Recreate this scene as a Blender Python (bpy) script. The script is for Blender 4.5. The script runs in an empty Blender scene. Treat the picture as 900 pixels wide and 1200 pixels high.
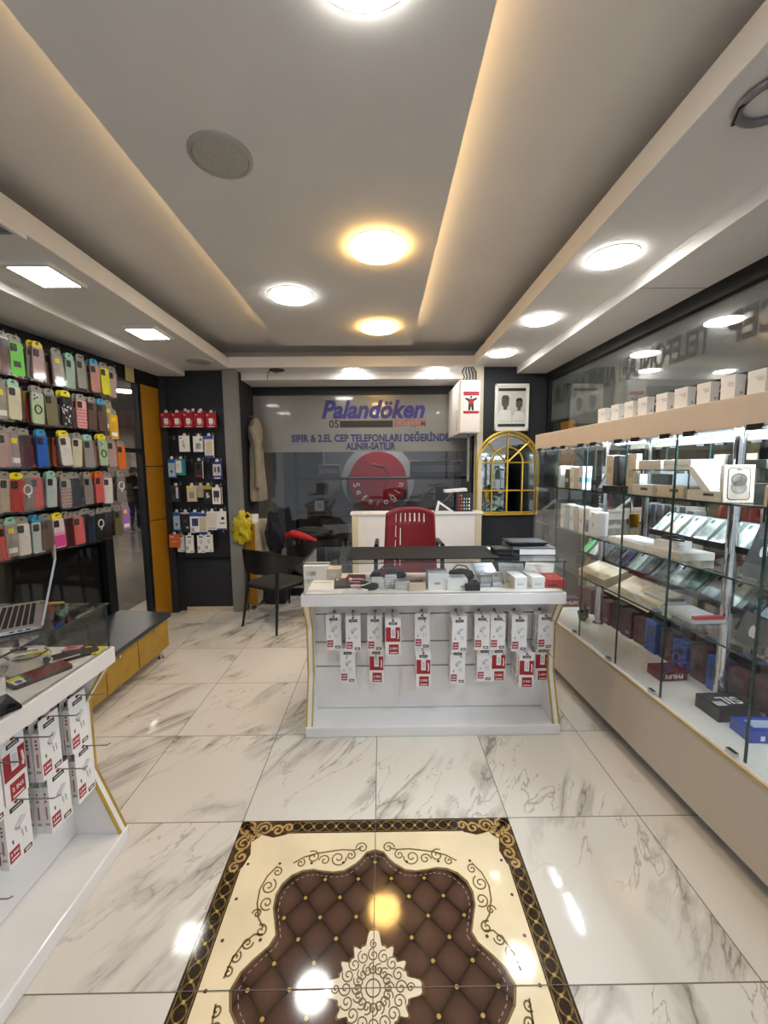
import bpy, bmesh, math, random
from math import sin, cos, pi, radians
from mathutils import Vector, Matrix
random.seed(7)
COL = bpy.context.scene.collection
SC = bpy.context.scene

# ------------------------------------------------------------------ materials
MATS = {}
def lin(c):
    return tuple((v/12.92 if v <= .04045 else ((v+.055)/1.055)**2.4) for v in c)
def hexc(h):
    return lin(tuple(int(h[i:i+2], 16)/255 for i in (0, 2, 4)))
def mat(name, color, rough=.5, metal=0., noise=.06, scale=12., bump=0., coat=0., alpha=1., spec=.5, emit=None, es=0.):
    if name in MATS: return MATS[name]
    m = bpy.data.materials.new(name); m.use_nodes = True
    nt = m.node_tree; b = nt.nodes['Principled BSDF']
    if isinstance(color, str): color = hexc(color)
    if emit is None:
        tc = nt.nodes.new('ShaderNodeTexCoord'); n = nt.nodes.new('ShaderNodeTexNoise')
        n.inputs['Scale'].default_value = scale; n.inputs['Detail'].default_value = 3
        nt.links.new(tc.outputs['Object'], n.inputs['Vector'])
        r = nt.nodes.new('ShaderNodeValToRGB')
        r.color_ramp.elements[0].position = .3; r.color_ramp.elements[1].position = .7
        r.color_ramp.elements[0].color = tuple(max(0, v*(1-noise)) for v in color)+(1,)
        r.color_ramp.elements[1].color = tuple(min(1, v*(1+noise)) for v in color)+(1,)
        nt.links.new(n.outputs['Fac'], r.inputs['Fac']); nt.links.new(r.outputs['Color'], b.inputs['Base Color'])
        if bump:
            bp = nt.nodes.new('ShaderNodeBump'); bp.inputs['Strength'].default_value = bump; bp.inputs['Distance'].default_value = .01
            nt.links.new(n.outputs['Fac'], bp.inputs['Height']); nt.links.new(bp.outputs['Normal'], b.inputs['Normal'])
    else:
        b.inputs['Base Color'].default_value = tuple(color)+(1,)
        b.inputs['Emission Color'].default_value = tuple(emit)+(1,); b.inputs['Emission Strength'].default_value = es
    b.inputs['Roughness'].default_value = rough; b.inputs['Metallic'].default_value = metal
    b.inputs['Coat Weight'].default_value = coat; b.inputs['Coat Roughness'].default_value = .05
    b.inputs['Specular IOR Level'].default_value = spec
    b.inputs['Alpha'].default_value = alpha
    MATS[name] = m; return m
def glass(name, tint=(.93, .97, .95), rough=.0, ior=1.45, refl=1.0):
    if name in MATS: return MATS[name]
    m = bpy.data.materials.new(name); m.use_nodes = True
    nt = m.node_tree; nt.nodes.clear()
    o = nt.nodes.new('ShaderNodeOutputMaterial'); mx = nt.nodes.new('ShaderNodeMixShader')
    t = nt.nodes.new('ShaderNodeBsdfTransparent'); g = nt.nodes.new('ShaderNodeBsdfGlossy'); f = nt.nodes.new('ShaderNodeLayerWeight'); f.inputs['Blend'].default_value = .5
    t.inputs['Color'].default_value = tuple(tint)+(1,); g.inputs['Roughness'].default_value = rough
    g.inputs['Color'].default_value = (refl, refl, refl, 1)
    f0 = ((ior-1)/(ior+1))**2   # Schlick, the same from both sides of the thin pane
    pw = nt.nodes.new('ShaderNodeMath'); pw.operation = 'POWER'; nt.links.new(f.outputs['Facing'], pw.inputs[0]); pw.inputs[1].default_value = 5
    ma = nt.nodes.new('ShaderNodeMath'); ma.operation = 'MULTIPLY_ADD'; nt.links.new(pw.outputs[0], ma.inputs[0]); ma.inputs[1].default_value = 1-f0; ma.inputs[2].default_value = f0
    nt.links.new(ma.outputs[0], mx.inputs[0]); nt.links.new(t.outputs[0], mx.inputs[1]); nt.links.new(g.outputs[0], mx.inputs[2])
    nt.links.new(mx.outputs[0], o.inputs['Surface'])
    MATS[name] = m; return m

WHITE = mat('white_laminate', 'E6E4E2', .3, noise=.02, coat=.2)
CEIL = mat('ceiling_paint', 'E6E3DF', .8, noise=.03, scale=3)
DARKW = mat('dark_wall_paint', '1D2026', .7, noise=.1, scale=5)
BLACK = mat('black_plastic', '0C0C0E', .45, spec=.3)
BLACKM = mat('black_metal', '17181A', .4, metal=.3)
GREYCOL = mat('grey_column_paint', '7C7D7A', .7, noise=.06, scale=4)
GOLD = mat('gold_edging', 'C2A24C', .3, metal=.6, noise=.1)
GOLDP = mat('gold_painted_metal', 'D3B24A', .35, metal=.55, noise=.08)
CHROME = mat('chrome', 'D5D7DA', .08, metal=1., noise=.02)
STEEL = mat('grey_steel_wire', '8E9094', .3, metal=.9)
YELW = mat('yellow_laminate', 'A27E24', .4, noise=.12, scale=9)
YELP = mat('yellow_panel', '9A6A0C', .45, noise=.06)
FASC = mat('cream_fascia_laminate', 'CBBCAC', .4, noise=.03)
PANELW = mat('warm_white_panel', 'B9AFA3', .35, noise=.03, coat=.15)
RED = mat('packaging_red', '9E1B26', .45)
DRED = mat('dark_red_card', '5A1A20', .35, coat=.3)
INK = mat('black_ink', '1A1818', .5)
GREYI = mat('grey_ink', 'A3A3A3', .5)
LGREY = mat('light_grey_ink', 'C9C9CC', .5)
WCARD = mat('white_card', 'E9E8E6', .4, noise=.02)
CREAM = mat('cream_card', 'CDBFA6', .55, noise=.05)
BLUE = mat('blue_card', '1F4FA0', .4, coat=.2)
LBLUE = mat('pale_blue_card', 'A9BED6', .4)
TEAL = mat('teal_card', '2E8A90', .4)
ORANGE = mat('orange_card', 'D5672A', .45)
YEL = mat('yellow_card', 'E3D21E', .45)
GREEN = mat('green_card', '4E9F4A', .45)
SILVER = mat('silver_aluminium', 'C4C5C7', .3, metal=.8, noise=.03)
DGREY = mat('dark_grey_plastic', '37393D', .45)
MIRROR = mat('mirror_silver', 'D8DEDC', .01, metal=1., noise=.0)
GLASS = glass('clear_glass', (.985, .995, .99))
SHELFG = glass('shelf_glass', (.965, .985, .98), ior=1.6)
GEDGE = mat('glass_edge_green', '1E3A36', .15, noise=.05, coat=.5)
DGLASS = glass('tinted_glass', (.74, .75, .76), ior=1.5)
FILMG = mat('frosted_grey_film', '7E807E', .25, noise=.05, scale=3, coat=.5)
FILMR = mat('frosted_dark_film', '6E7372', .2, noise=.06, scale=2, coat=.8)
BAG = glass('clear_polybag', (.97, .97, .97), rough=.10, ior=1.6)
SKIN = mat('skin', '9A7460', .6)
BENCHTOP = mat('dark_bench_top', '30353B', .45, noise=.15, scale=14)

# ------------------------------------------------------------------ mesh builder
class MB:
    def __init__(s): s.v = []; s.f = []; s.m = []; s.mats = []
    def mi(s, m):
        if m not in s.mats: s.mats.append(m)
        return s.mats.index(m)
    def add(s, vs, fs, m):
        o = len(s.v); k = s.mi(m); s.v += [tuple(p) for p in vs]
        for f in fs: s.f.append([o+i for i in f]); s.m.append(k)
        return s
    def box(s, x0, x1, y0, y1, z0, z1, m, M=None):
        vs = [Vector((x, y, z)) for z in (z0, z1) for y in (y0, y1) for x in (x0, x1)]
        if M is not None: vs = [M @ p for p in vs]
        return s.add(vs, [(0, 2, 3, 1), (4, 5, 7, 6), (0, 1, 5, 4), (2, 6, 7, 3), (0, 4, 6, 2), (1, 3, 7, 5)], m)
    def prism(s, poly, fn, a, b, m):
        """polygon (u,v) list, fn(u,v,w)->xyz, extruded from w=a to w=b"""
        n = len(poly)
        vs = [fn(u, v, a) for u, v in poly]+[fn(u, v, b) for u, v in poly]
        fs = [tuple(range(n))[::-1], tuple(range(n, 2*n))]+[(i, (i+1) % n, n+(i+1) % n, n+i) for i in range(n)]
        return s.add(vs, fs, m)
    def flat(s, vs2, fs, fn, m): return s.add([fn(x, y) for x, y in vs2], fs, m)
    def tube(s, pts, r, m, n=8, closed=False, caps=True):
        pts = [Vector(p) for p in pts]; N = len(pts); o = len(s.v); k = s.mi(m)
        rr = r if isinstance(r, (list, tuple)) else [r]*N
        up = None
        for i, p in enumerate(pts):
            t = (pts[(i+1) % N]-pts[i-1]) if closed else (pts[min(i+1, N-1)]-pts[max(i-1, 0)])
            if t.length < 1e-9: t = Vector((0, 0, 1))
            t.normalize()
            if up is None:
                up = t.orthogonal().normalized()
            else:
                up = up-t*up.dot(t)
                up = up.normalized() if up.length > 1e-6 else t.orthogonal().normalized()
            w = t.cross(up)
            for j in range(n):
                a = 2*pi*j/n; s.v.append(tuple(p+(up*cos(a)+w*sin(a))*rr[i]))
        for i in range(N if closed else N-1):
            i2 = (i+1) % N
            for j in range(n):
                j2 = (j+1) % n
                s.f.append([o+i*n+j, o+i*n+j2, o+i2*n+j2, o+i2*n+j]); s.m.append(k)
        if not closed and caps:
            s.f.append([o+j for j in range(n)][::-1]); s.m.append(k)
            s.f.append([o+(N-1)*n+j for j in range(n)]); s.m.append(k)
        return s
    def lathe(s, prof, m, n=32, c=(0, 0, 0), flip=False):
        o = len(s.v); k = s.mi(m)
        for r, z in prof:
            for j in range(n):
                a = 2*pi*j/n; s.v.append((c[0]+r*cos(a), c[1]+r*sin(a), c[2]+z))
        for i in range(len(prof)-1):
            for j in range(n):
                j2 = (j+1) % n
                s.f.append([o+i*n+j, o+i*n+j2, o+(i+1)*n+j2, o+(i+1)*n+j]); s.m.append(k)
        s.f.append([o+j for j in range(n)][::-1]); s.m.append(k)
        s.f.append([o+(len(prof)-1)*n+j for j in range(n)]); s.m.append(k)
        return s
    def text(s, txt, size, fn, m, align='CENTER', shear=0., bold=0., sx=1.):
        vs, fs = text_geo(txt, size, align, shear, bold)
        return s.flat([(x*sx, y) for x, y in vs], fs, fn, m)
    def build(s, name, parent=None, loc=None, rz=0, smooth=False, bevel=0, fixn=True):
        me = bpy.data.meshes.new(name); me.from_pydata(s.v, [], s.f)
        for m in s.mats: me.materials.append(m)
        for i, p in enumerate(me.polygons): p.material_index = s.m[i]
        if fixn:
            bm = bmesh.new(); bm.from_mesh(me); bmesh.ops.recalc_face_normals(bm, faces=bm.faces); bm.to_mesh(me); bm.free()
        if smooth:
            for p in me.polygons: p.use_smooth = True
            me.set_sharp_from_angle(angle=radians(40))
        return link(name, me, parent, loc, rz, bevel)
def link(name, me, parent=None, loc=None, rz=0, bevel=0):
    o = bpy.data.objects.new(name, me); COL.objects.link(o)
    if parent is not None: o.parent = parent
    if loc is not None: o.location = loc
    if rz: o.rotation_euler = (0, 0, rz)
    if bevel:
        b = o.modifiers.new('bevel', 'BEVEL'); b.width = bevel; b.segments = 2; b.limit_method = 'ANGLE'
    return o
TG = {}
def text_geo(txt, size, align, shear, bold):
    k = (txt, size, align, shear, bold)
    if k in TG: return TG[k]
    cu = bpy.data.curves.new('t', 'FONT'); cu.body = txt; cu.size = size; cu.align_x = align; cu.align_y = 'CENTER'
    cu.shear = shear; cu.offset = bold; cu.resolution_u = 3 if size > .03 else 1; cu.fill_mode = 'FRONT'
    ob = bpy.data.objects.new('t', cu); COL.objects.link(ob)
    dg = bpy.context.evaluated_depsgraph_get(); dg.update()
    me = bpy.data.meshes.new_from_object(ob.evaluated_get(dg))
    r = ([(v.co.x, v.co.y) for v in me.vertices], [tuple(p.vertices) for p in me.polygons])
    bpy.data.objects.remove(ob); bpy.data.curves.remove(cu); bpy.data.meshes.remove(me)
    TG[k] = r; return r
def tag(o, label=None, cat=None, group=None, kind=None):
    if label: o['label'] = label
    if cat: o['category'] = cat
    if group: o['group'] = group
    if kind: o['kind'] = kind
    return o
def thing(name, label, cat, loc=(0, 0, 0), rz=0, group=None):
    o = bpy.data.objects.new(name, None); COL.objects.link(o); o.location = loc; o.rotation_euler = (0, 0, rz)
    o.empty_display_size = .05
    return tag(o, label, cat, group)
def struct(o): o['kind'] = 'structure'; return o
def dup(root, label, loc, rz=None, group=None):
    r = root.copy(); COL.objects.link(r); r.location = loc
    if rz is not None: r.rotation_euler = (r.rotation_euler[0], r.rotation_euler[1], rz)
    r['label'] = label
    if group: r['group'] = group
    for ch in list(root.children):
        c = ch.copy(); COL.objects.link(c); c.parent = r; c.matrix_parent_inverse = ch.matrix_parent_inverse
        for g in list(ch.children):
            d = g.copy(); COL.objects.link(d); d.parent = c
    return r
def rrect(w, h, r, n=4, cx=0, cy=0):
    out = []
    for qx, qy, a0 in ((1, 1, 0), (-1, 1, 90), (-1, -1, 180), (1, -1, 270)):
        for i in range(n+1):
            a = radians(a0+90*i/n)
            out.append((cx+qx*(w/2-r)+r*cos(a), cy+qy*(h/2-r)+r*sin(a)))
    return out
XY = lambda u, v, w: (u, v, w)
XZ = lambda u, v, w: (u, w, v)
YZ = lambda u, v, w: (w, u, v)
ORD = ['first', 'second', 'third', 'fourth', 'fifth', 'sixth', 'seventh', 'eighth', 'ninth', 'tenth', 'eleventh', 'twelfth', 'thirteenth', 'fourteenth', 'fifteenth', 'sixteenth']

# ------------------------------------------------------------------ camera
cam = bpy.data.cameras.new('camera'); camo = bpy.data.objects.new('camera', cam); COL.objects.link(camo)
cam.sensor_fit = 'VERTICAL'; cam.sensor_height = 36; cam.lens = 474.065/1200*36; cam.clip_start = .02
p_, y_, r_ = .107, -.0071, -.0085
def _m3(rows): return Matrix(rows)
Rz = _m3(((cos(y_), sin(y_), 0), (-sin(y_), cos(y_), 0), (0, 0, 1)))
Rx = _m3(((1, 0, 0), (0, cos(p_), -sin(p_)), (0, sin(p_), cos(p_))))
Mm = _m3(((1, 0, 0), (0, 0, -1), (0, 1, 0)))
Rr = _m3(((cos(r_), -sin(r_), 0), (sin(r_), cos(r_), 0), (0, 0, 1)))
W2C = Rr @ Mm @ Rx @ Rz
right, down, fwd = W2C[0], W2C[1], W2C[2]
camo.matrix_world = Matrix(((right[0], -down[0], -fwd[0], 0), (right[1], -down[1], -fwd[1], 0), (right[2], -down[2], -fwd[2], 1.5833), (0, 0, 0, 1)))
SC.camera = camo

# ------------------------------------------------------------------ floor
def marble():
    m = bpy.data.materials.new('marble_tile'); m.use_nodes = True; nt = m.node_tree; N = nt.nodes; L = nt.links; b = N['Principled BSDF']
    tc = N.new('ShaderNodeTexCoord')
    def math_(op, a, b_=None, c=None):
        n = N.new('ShaderNodeMath'); n.operation = op
        for i, v in enumerate((a, b_, c)):
            if v is None: continue
            if isinstance(v, (int, float)): n.inputs[i].default_value = v
            else: L.new(v, n.inputs[i])
        return n.outputs[0]
    sep = N.new('ShaderNodeSeparateXYZ'); L.new(tc.outputs['Object'], sep.inputs[0])
    tx = math_('DIVIDE', math_('ADD', sep.outputs[0], .038+60), .6); ty = math_('DIVIDE', math_('ADD', sep.outputs[1], -1.076+60), .6)
    fx = math_('FRACT', tx); fy = math_('FRACT', ty); ix = math_('FLOOR', tx); iy = math_('FLOOR', ty)
    cmb = N.new('ShaderNodeCombineXYZ'); L.new(ix, cmb.inputs[0]); L.new(iy, cmb.inputs[1])
    wn = N.new('ShaderNodeTexWhiteNoise'); wn.noise_dimensions = '2D'; L.new(cmb.outputs[0], wn.inputs['Vector'])
    off = N.new('ShaderNodeVectorMath'); off.operation = 'SCALE'; L.new(wn.outputs['Color'], off.inputs[0]); off.inputs['Scale'].default_value = 7
    add = N.new('ShaderNodeVectorMath'); L.new(tc.outputs['Object'], add.inputs[0]); L.new(off.outputs[0], add.inputs[1])
    # mirror the vein direction at random from tile to tile
    mp = N.new('ShaderNodeMapping'); mp.vector_type = 'TEXTURE'; mp.inputs['Rotation'].default_value = (0, 0, radians(52)); mp.inputs['Scale'].default_value = (1.25, .36, 1)
    L.new(add.outputs[0], mp.inputs['Vector'])
    def ridge(scale, detail, dist, width):
        n = N.new('ShaderNodeTexNoise'); n.inputs['Scale'].default_value = scale; n.inputs['Detail'].default_value = detail
        n.inputs['Distortion'].default_value = dist; n.inputs['Roughness'].default_value = .55
        L.new(mp.outputs[0], n.inputs['Vector'])
        d = math_('ABSOLUTE', math_('SUBTRACT', n.outputs['Fac'], .5))
        mr = N.new('ShaderNodeMapRange'); mr.inputs['From Min'].default_value = 0; mr.inputs['From Max'].default_value = width
        mr.inputs['To Min'].default_value = 1; mr.inputs['To Max'].default_value = 0; L.new(d, mr.inputs['Value'])
        return mr.outputs[0]
    mask = N.new('ShaderNodeTexNoise'); mask.inputs['Scale'].default_value = 1.7; L.new(add.outputs[0], mask.inputs['Vector'])
    mk = N.new('ShaderNodeMapRange'); mk.inputs['From Min'].default_value = .42; mk.inputs['From Max'].default_value = .58; L.new(mask.outputs['Fac'], mk.inputs['Value'])
    wide = math_('MULTIPLY', math_('MULTIPLY', ridge(.8, 6, .5, .045), mk.outputs[0]), .5)
    fine = math_('MULTIPLY', math_('MULTIPLY', ridge(.8, 6, .5, .014), mk.outputs[0]), .85)
    fine2 = math_('MULTIPLY', math_('MULTIPLY', ridge(1.9, 5, .5, .010), mk.outputs[0]), .55)
    vein = math_('MINIMUM', math_('MAXIMUM', math_('MAXIMUM', wide, fine), fine2), 1)
    mix = N.new('ShaderNodeMix'); mix.data_type = 'RGBA'; mix.inputs[6].default_value = hexc('DAD5CB')+(1,); mix.inputs[7].default_value = hexc('6F665B')+(1,)
    L.new(vein, mix.inputs[0])
    gx = math_('GREATER_THAN', math_('ABSOLUTE', math_('SUBTRACT', fx, .5)), .4966); gy = math_('GREATER_THAN', math_('ABSOLUTE', math_('SUBTRACT', fy, .5)), .4966)
    g = math_('MAXIMUM', gx, gy)
    mix2 = N.new('ShaderNodeMix'); mix2.data_type = 'RGBA'; L.new(g, mix2.inputs[0]); L.new(mix.outputs[2], mix2.inputs[6]); mix2.inputs[7].default_value = hexc('6B6357')+(1,)
    L.new(mix2.outputs[2], b.inputs['Base Color'])
    L.new(math_('MULTIPLY_ADD', g, .5, .07), b.inputs['Roughness'])
    b.inputs['Specular IOR Level'].default_value = .38
    return m
MARBLE = marble()
struct(MB().box(-2.9, 2.3, -1.5, 6.2, -.05, 0, MARBLE).build('floor'))

# printed carpet medallion on the four middle tiles, centre (-.038, 1.076)
def tufted():
    m = bpy.data.materials.new('tufted_print'); m.use_nodes = True; nt = m.node_tree; N = nt.nodes; L = nt.links; b = N['Principled BSDF']
    tc = N.new('ShaderNodeTexCoord'); sep = N.new('ShaderNodeSeparateXYZ'); L.new(tc.outputs['Object'], sep.inputs[0])
    def math_(op, a, b_=None):
        n = N.new('ShaderNodeMath'); n.operation = op
        for i, v in enumerate((a, b_)):
            if v is None: continue
            if isinstance(v, (int, float)): n.inputs[i].default_value = v
            else: L.new(v, n.inputs[i])
        return n.outputs[0]
    a = math_('DIVIDE', sep.outputs[0], .128); c = math_('DIVIDE', sep.outputs[1], .133)
    u = math_('FRACT', math_('ADD', math_('ADD', a, c), 100)); v = math_('FRACT', math_('ADD', math_('SUBTRACT', a, c), 100))
    d = math_('MULTIPLY', math_('MULTIPLY', u, math_('SUBTRACT', 1, u)), math_('MULTIPLY', v, math_('SUBTRACT', 1, v)))
    d = math_('POWER', math_('MULTIPLY', d, 16), .45)
    n = N.new('ShaderNodeTexNoise'); n.inputs['Scale'].default_value = 30; n.inputs['Detail'].default_value = 4; L.new(tc.outputs['Object'], n.inputs['Vector'])
    d = math_('ADD', math_('MULTIPLY', d, .8), math_('MULTIPLY', n.outputs['Fac'], .25))
    r = N.new('ShaderNodeValToRGB'); r.color_ramp.elements[0].color = hexc('1E120D')+(1,); r.color_ramp.elements[1].color = hexc('584034')+(1,)
    r.color_ramp.elements[1].position = .95; r.color_ramp.elements[0].position = .15
    L.new(d, r.inputs['Fac']); L.new(r.outputs['Color'], b.inputs['Base Color']); b.inputs['Roughness'].default_value = .07
    return m
TUFT = tufted()
CREAMT = mat('cream_tile_print', 'EAD9B4', .07, noise=.08, scale=5)
BROWNT = mat('dark_brown_border_print', '2C2016', .07, noise=.4, scale=60)
SCROLL = mat('scroll_print', '7A6846', .07, noise=.2, scale=60)
SCROLLG = mat('gold_scroll_print', '6E5A34', .07, noise=.5, scale=50)
BUTTON = mat('gold_button_print', 'B89A50', .07, noise=.2)
GROUT = mat('grout', '5C5348', .6)
MEDW = mat('pale_medallion_print', 'E3D6BE', .07, noise=.06)
def medallion():
    b = MB(); H = .6
    def Z(z): return lambda x, y: (x, y, z)
    def quad(x0, x1, y0, y1, z, m): b.add([(x0, y0, z), (x1, y0, z), (x1, y1, z), (x0, y1, z)], [(0, 1, 2, 3)], m)
    quad(-H, H, -H, H, .0006, BROWNT)
    I = .535
    quad(-I, I, -I, I, .0010, CREAMT)
    def ribbon(pts, w, z, m):
        n = len(pts); vs = []
        for i, p in enumerate(pts):
            q = pts[min(i+1, n-1)]; o = pts[max(i-1, 0)]
            t = Vector((q[0]-o[0], q[1]-o[1])); t = t.normalized() if t.length > 0 else Vector((1, 0))
            ww = w if not callable(w) else w(i/(n-1))
            vs += [(p[0]-t.y*ww/2, p[1]+t.x*ww/2, z), (p[0]+t.y*ww/2, p[1]-t.x*ww/2, z)]
        b.add(vs, [(2*i, 2*i+1, 2*i+3, 2*i+2) for i in range(n-1)], m)
    def disc(x, y, r, z, m, n=10): b.add([(x+r*cos(2*pi*i/n), y+r*sin(2*pi*i/n), z) for i in range(n)], [tuple(range(n))], m)
    # chain of loops in the border
    for side in range(4):
        R = Matrix.Rotation(side*pi/2, 2)
        def P(x, y): v = R @ Vector((x, y)); return (v.x, v.y)
        k = 0; x = -.50
        while x <= .501:
            ribbon([P(x+.024*cos(a)*(1-.25*abs(sin(a))), .567+.02*sin(a)) for a in [2*pi*i/14 for i in range(15)]], .006, .0016, SCROLLG)
            disc(*P(x+.025, .567), .006, .0017, BUTTON, 6)
            x += .05
        for yy in (.541, .592): ribbon([P(-.6, yy), P(.6, yy)], .005, .0015, SCROLLG)
        # corner acanthus scrolls on a beige ground, an L over each corner
        for mx in (0, 1):
            def Q(x, y): return P(-x, y) if not mx else P(y, -x)
            for (cx, cy, r, t) in ((.56, .565, .034, 1.4), (.49, .56, .036, 1.6), (.43, .55, .028, 1.3), (.385, .562, .022, 1.2), (.52, .53, .025, 1.5)):
                pts = []
                for i in range(22):
                    a = i/21*t*2*pi; rr = r*(1-.8*i/21)
                    pts.append(Q(cx+rr*cos(a), cy+rr*sin(a)))
                ribbon(pts, .010, .0021, mat('corner_gold_print', 'B0915C', .07, noise=.35, scale=50))
            b.add([(*Q(.592, .592), .0019), (*Q(.37, .592), .0019), (*Q(.385, .53), .0019), (*Q(.44, .515), .0019), (*Q(.53, .54), .0019)], [(0, 1, 2, 3, 4)], mat('bronze_ground_print', '4A3724', .07, noise=.5, scale=50))
    # scalloped tufted field, one eighth mirrored all round
    q = [(0, .447), (.035, .437), (.06, .405), (.08, .387), (.12, .362), (.16, .357), (.205, .362), (.24, .369), (.28, .365), (.32, .347), (.35, .315), (.364, .275), (.362, .23), (.345, .185), (.331, .145), (.345, .115), (.385, .078), (.415, .045), (.432, .0)]
    full = q + [(x, -y) for x, y in q[::-1][1:]]
    full = full + [(-x, y) for x, y in full[::-1][1:-1]]
    def scaled(s): return [(x*s, y*s) for x, y in full]
    def poly(pts, z, m):
        b.add([(x, y, z) for x, y in pts]+[(0, 0, z)], [(i, (i+1) % len(pts), len(pts)) for i in range(len(pts))], m)
    poly(scaled(1.02), .0012, SCROLL); poly(scaled(1.0), .0014, TUFT)
    inner = scaled(.955)
    for i in range(0, len(inner)):
        p0, p1 = inner[i], inner[(i+1) % len(inner)]
        L_ = math.dist(p0, p1); k = max(1, int(L_/.016))
        for j in range(k):
            a, c = j/k, (j+.55)/k
            ribbon([(p0[0]+(p1[0]-p0[0])*t, p0[1]+(p1[1]-p0[1])*t) for t in (a, c)], .0024, .0018, mat('stitch_print', '9A8F7C', .1))
    # tufting buttons, on the crossings of the print
    for i in range(-8, 9):
        for j in range(-8, 9):
            if (i+j) % 2: continue
            x, y = i*.064, j*.0665
            if inside(x, y, scaled(.93)): disc(x, y, .0065, .002, BUTTON)
            elif not inside(x, y, scaled(1.06)) and max(abs(x), abs(y)) < .52 and (i % 2 == 0): disc(x, y, .006, .002, mat('small_dark_stud', '5A4526', .1))
    # scrollwork just outside the scalloped edge
    def spiral(cx, cy, r, a0, turns, w, sgn=1, m=SCROLL):
        ribbon([(cx+r*(1-.85*i/26)*cos(a0+sgn*turns*2*pi*i/26), cy+r*(1-.85*i/26)*sin(a0+sgn*turns*2*pi*i/26)) for i in range(27)], w, .0019, m)
    for sx in (1, -1):
        for sy in (1, -1):
            for (cx, cy, r, a0, t) in ((.055, .462, .026, 0, 1.4), (.10, .43, .020, 2, 1.3), (.15, .418, .034, 3, 1.5), (.205, .41, .024, 0, 1.3), (.255, .425, .028, 1, 1.4), (.30, .40, .018, 2, 1.2),
                                       (.385, .365, .02, 1, 1.3), (.405, .31, .03, 2, 1.5), (.395, .25, .026, 4, 1.4), (.42, .215, .018, 0, 1.2), (.39, .16, .022, 1, 1.3), (.425, .125, .02, 3, 1.4), (.45, .085, .018, 2, 1.3), (.46, .045, .016, 1, 1.2)):
                b2 = [(sx*(cx+r*(1-.85*i/22)*cos(a0+t*2*pi*i/22)), sy*(cy+r*(1-.85*i/22)*sin(a0+t*2*pi*i/22))) for i in range(23)]
                ribbon(b2, .0055, .0019, SCROLL)
            for arc in ([(.06, .46), (.09, .452), (.14, .455), (.19, .448), (.24, .44), (.29, .425), (.33, .40)], [(.39, .39), (.42, .35), (.435, .30), (.43, .25), (.41, .20), (.385, .17)], [(.38, .15), (.41, .15), (.44, .12), (.46, .08), (.468, .03)]):
                ribbon([(sx*x, sy*y) for x, y in arc], .006, .0019, SCROLL)
    # centre medallion: pale quatrefoil with scroll outlines
    def star(s):
        R_ = lambda a: (.106+.036*max(0, cos(4*a))**1.2+.011*cos(12*a)-.005*cos(28*a))*s
        return [(R_(a)*cos(a), R_(a)*sin(a)*1.04) for a in [2*pi*i/160 for i in range(160)]]
    poly(star(1.06), .0022, SCROLLG); poly(star(1.0), .0024, MEDW)
    for k in range(16):
        a = 2*pi*k/16
        for rr, r0 in ((.048, .017), (.085, .02), (.115, .013)):
            if rr > .1 and k % 4: continue
            spx, spy = rr*cos(a), rr*sin(a)
            ribbon([(spx+r0*(1-.85*i/20)*cos(a+1.4*2*pi*i/20), spy+r0*(1-.85*i/20)*sin(a+1.4*2*pi*i/20)) for i in range(21)], .004, .0027, SCROLL)
    ribbon([(.022*cos(2*pi*i/20), .022*sin(2*pi*i/20)) for i in range(21)], .004, .0027, SCROLLG)
    for g in (((-H, 0), (H, 0)), ((0, -H), (0, H))): ribbon(list(g), .0028, .0029, GROUT)
    o = b.build('floor_medallion_print', loc=(-.038, 1.076, 0), fixn=False); struct(o)
def inside(x, y, poly):
    r = False; n = len(poly)
    for i in range(n):
        x1, y1 = poly[i]; x2, y2 = poly[i-1]
        if (y1 > y) != (y2 > y) and x < (x2-x1)*(y-y1)/(y2-y1+1e-12)+x1: r = not r
    return r
medallion()

# ------------------------------------------------------------------ ceiling
YN = -1.5
struct(MB().box(-2.9, 2.3, YN, 5.1, 2.90, 2.95, CEIL).box(-2.1, 1.5, 4.75, 4.8, 2.75, 2.9, CEIL).build('ceiling'))
struct(MB().box(-.957, .311, YN, 4.10, 2.78, 2.80, CEIL).build('ceiling_centre_panel'))
struct(MB().box(-2.10, -1.58, YN, 4.357, 2.64, 2.75, CEIL).build('ceiling_ring_left', bevel=.004))
struct(MB().box(.98, 1.50, YN, 4.357, 2.64, 2.75, CEIL).build('ceiling_ring_right', bevel=.004))
struct(MB().box(-2.10, 1.50, 4.357, 5.1, 2.64, 2.75, CEIL).build('ceiling_ring_back', bevel=.004))
struct(MB().box(-2.8, -2.06, YN, 4.42, 2.57, 2.90, CEIL).build('ceiling_soffit_left', bevel=.003))
struct(MB().box(1.45, 2.1, YN, 4.42, 2.57, 2.90, CEIL).build('ceiling_soffit_right', bevel=.003))
struct(MB().box(-1.53, 1.1, 4.60, 5.05, 2.565, 2.645, CEIL).build('ceiling_soffit_back', bevel=.003))
struct(MB().box(1.46, 2.0, 2.36, 2.363, 2.5685, 2.5705, mat('joint_grey', '77736E', .8)).build('trim_1'))  # thin grey joint line across the right soffit

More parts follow.
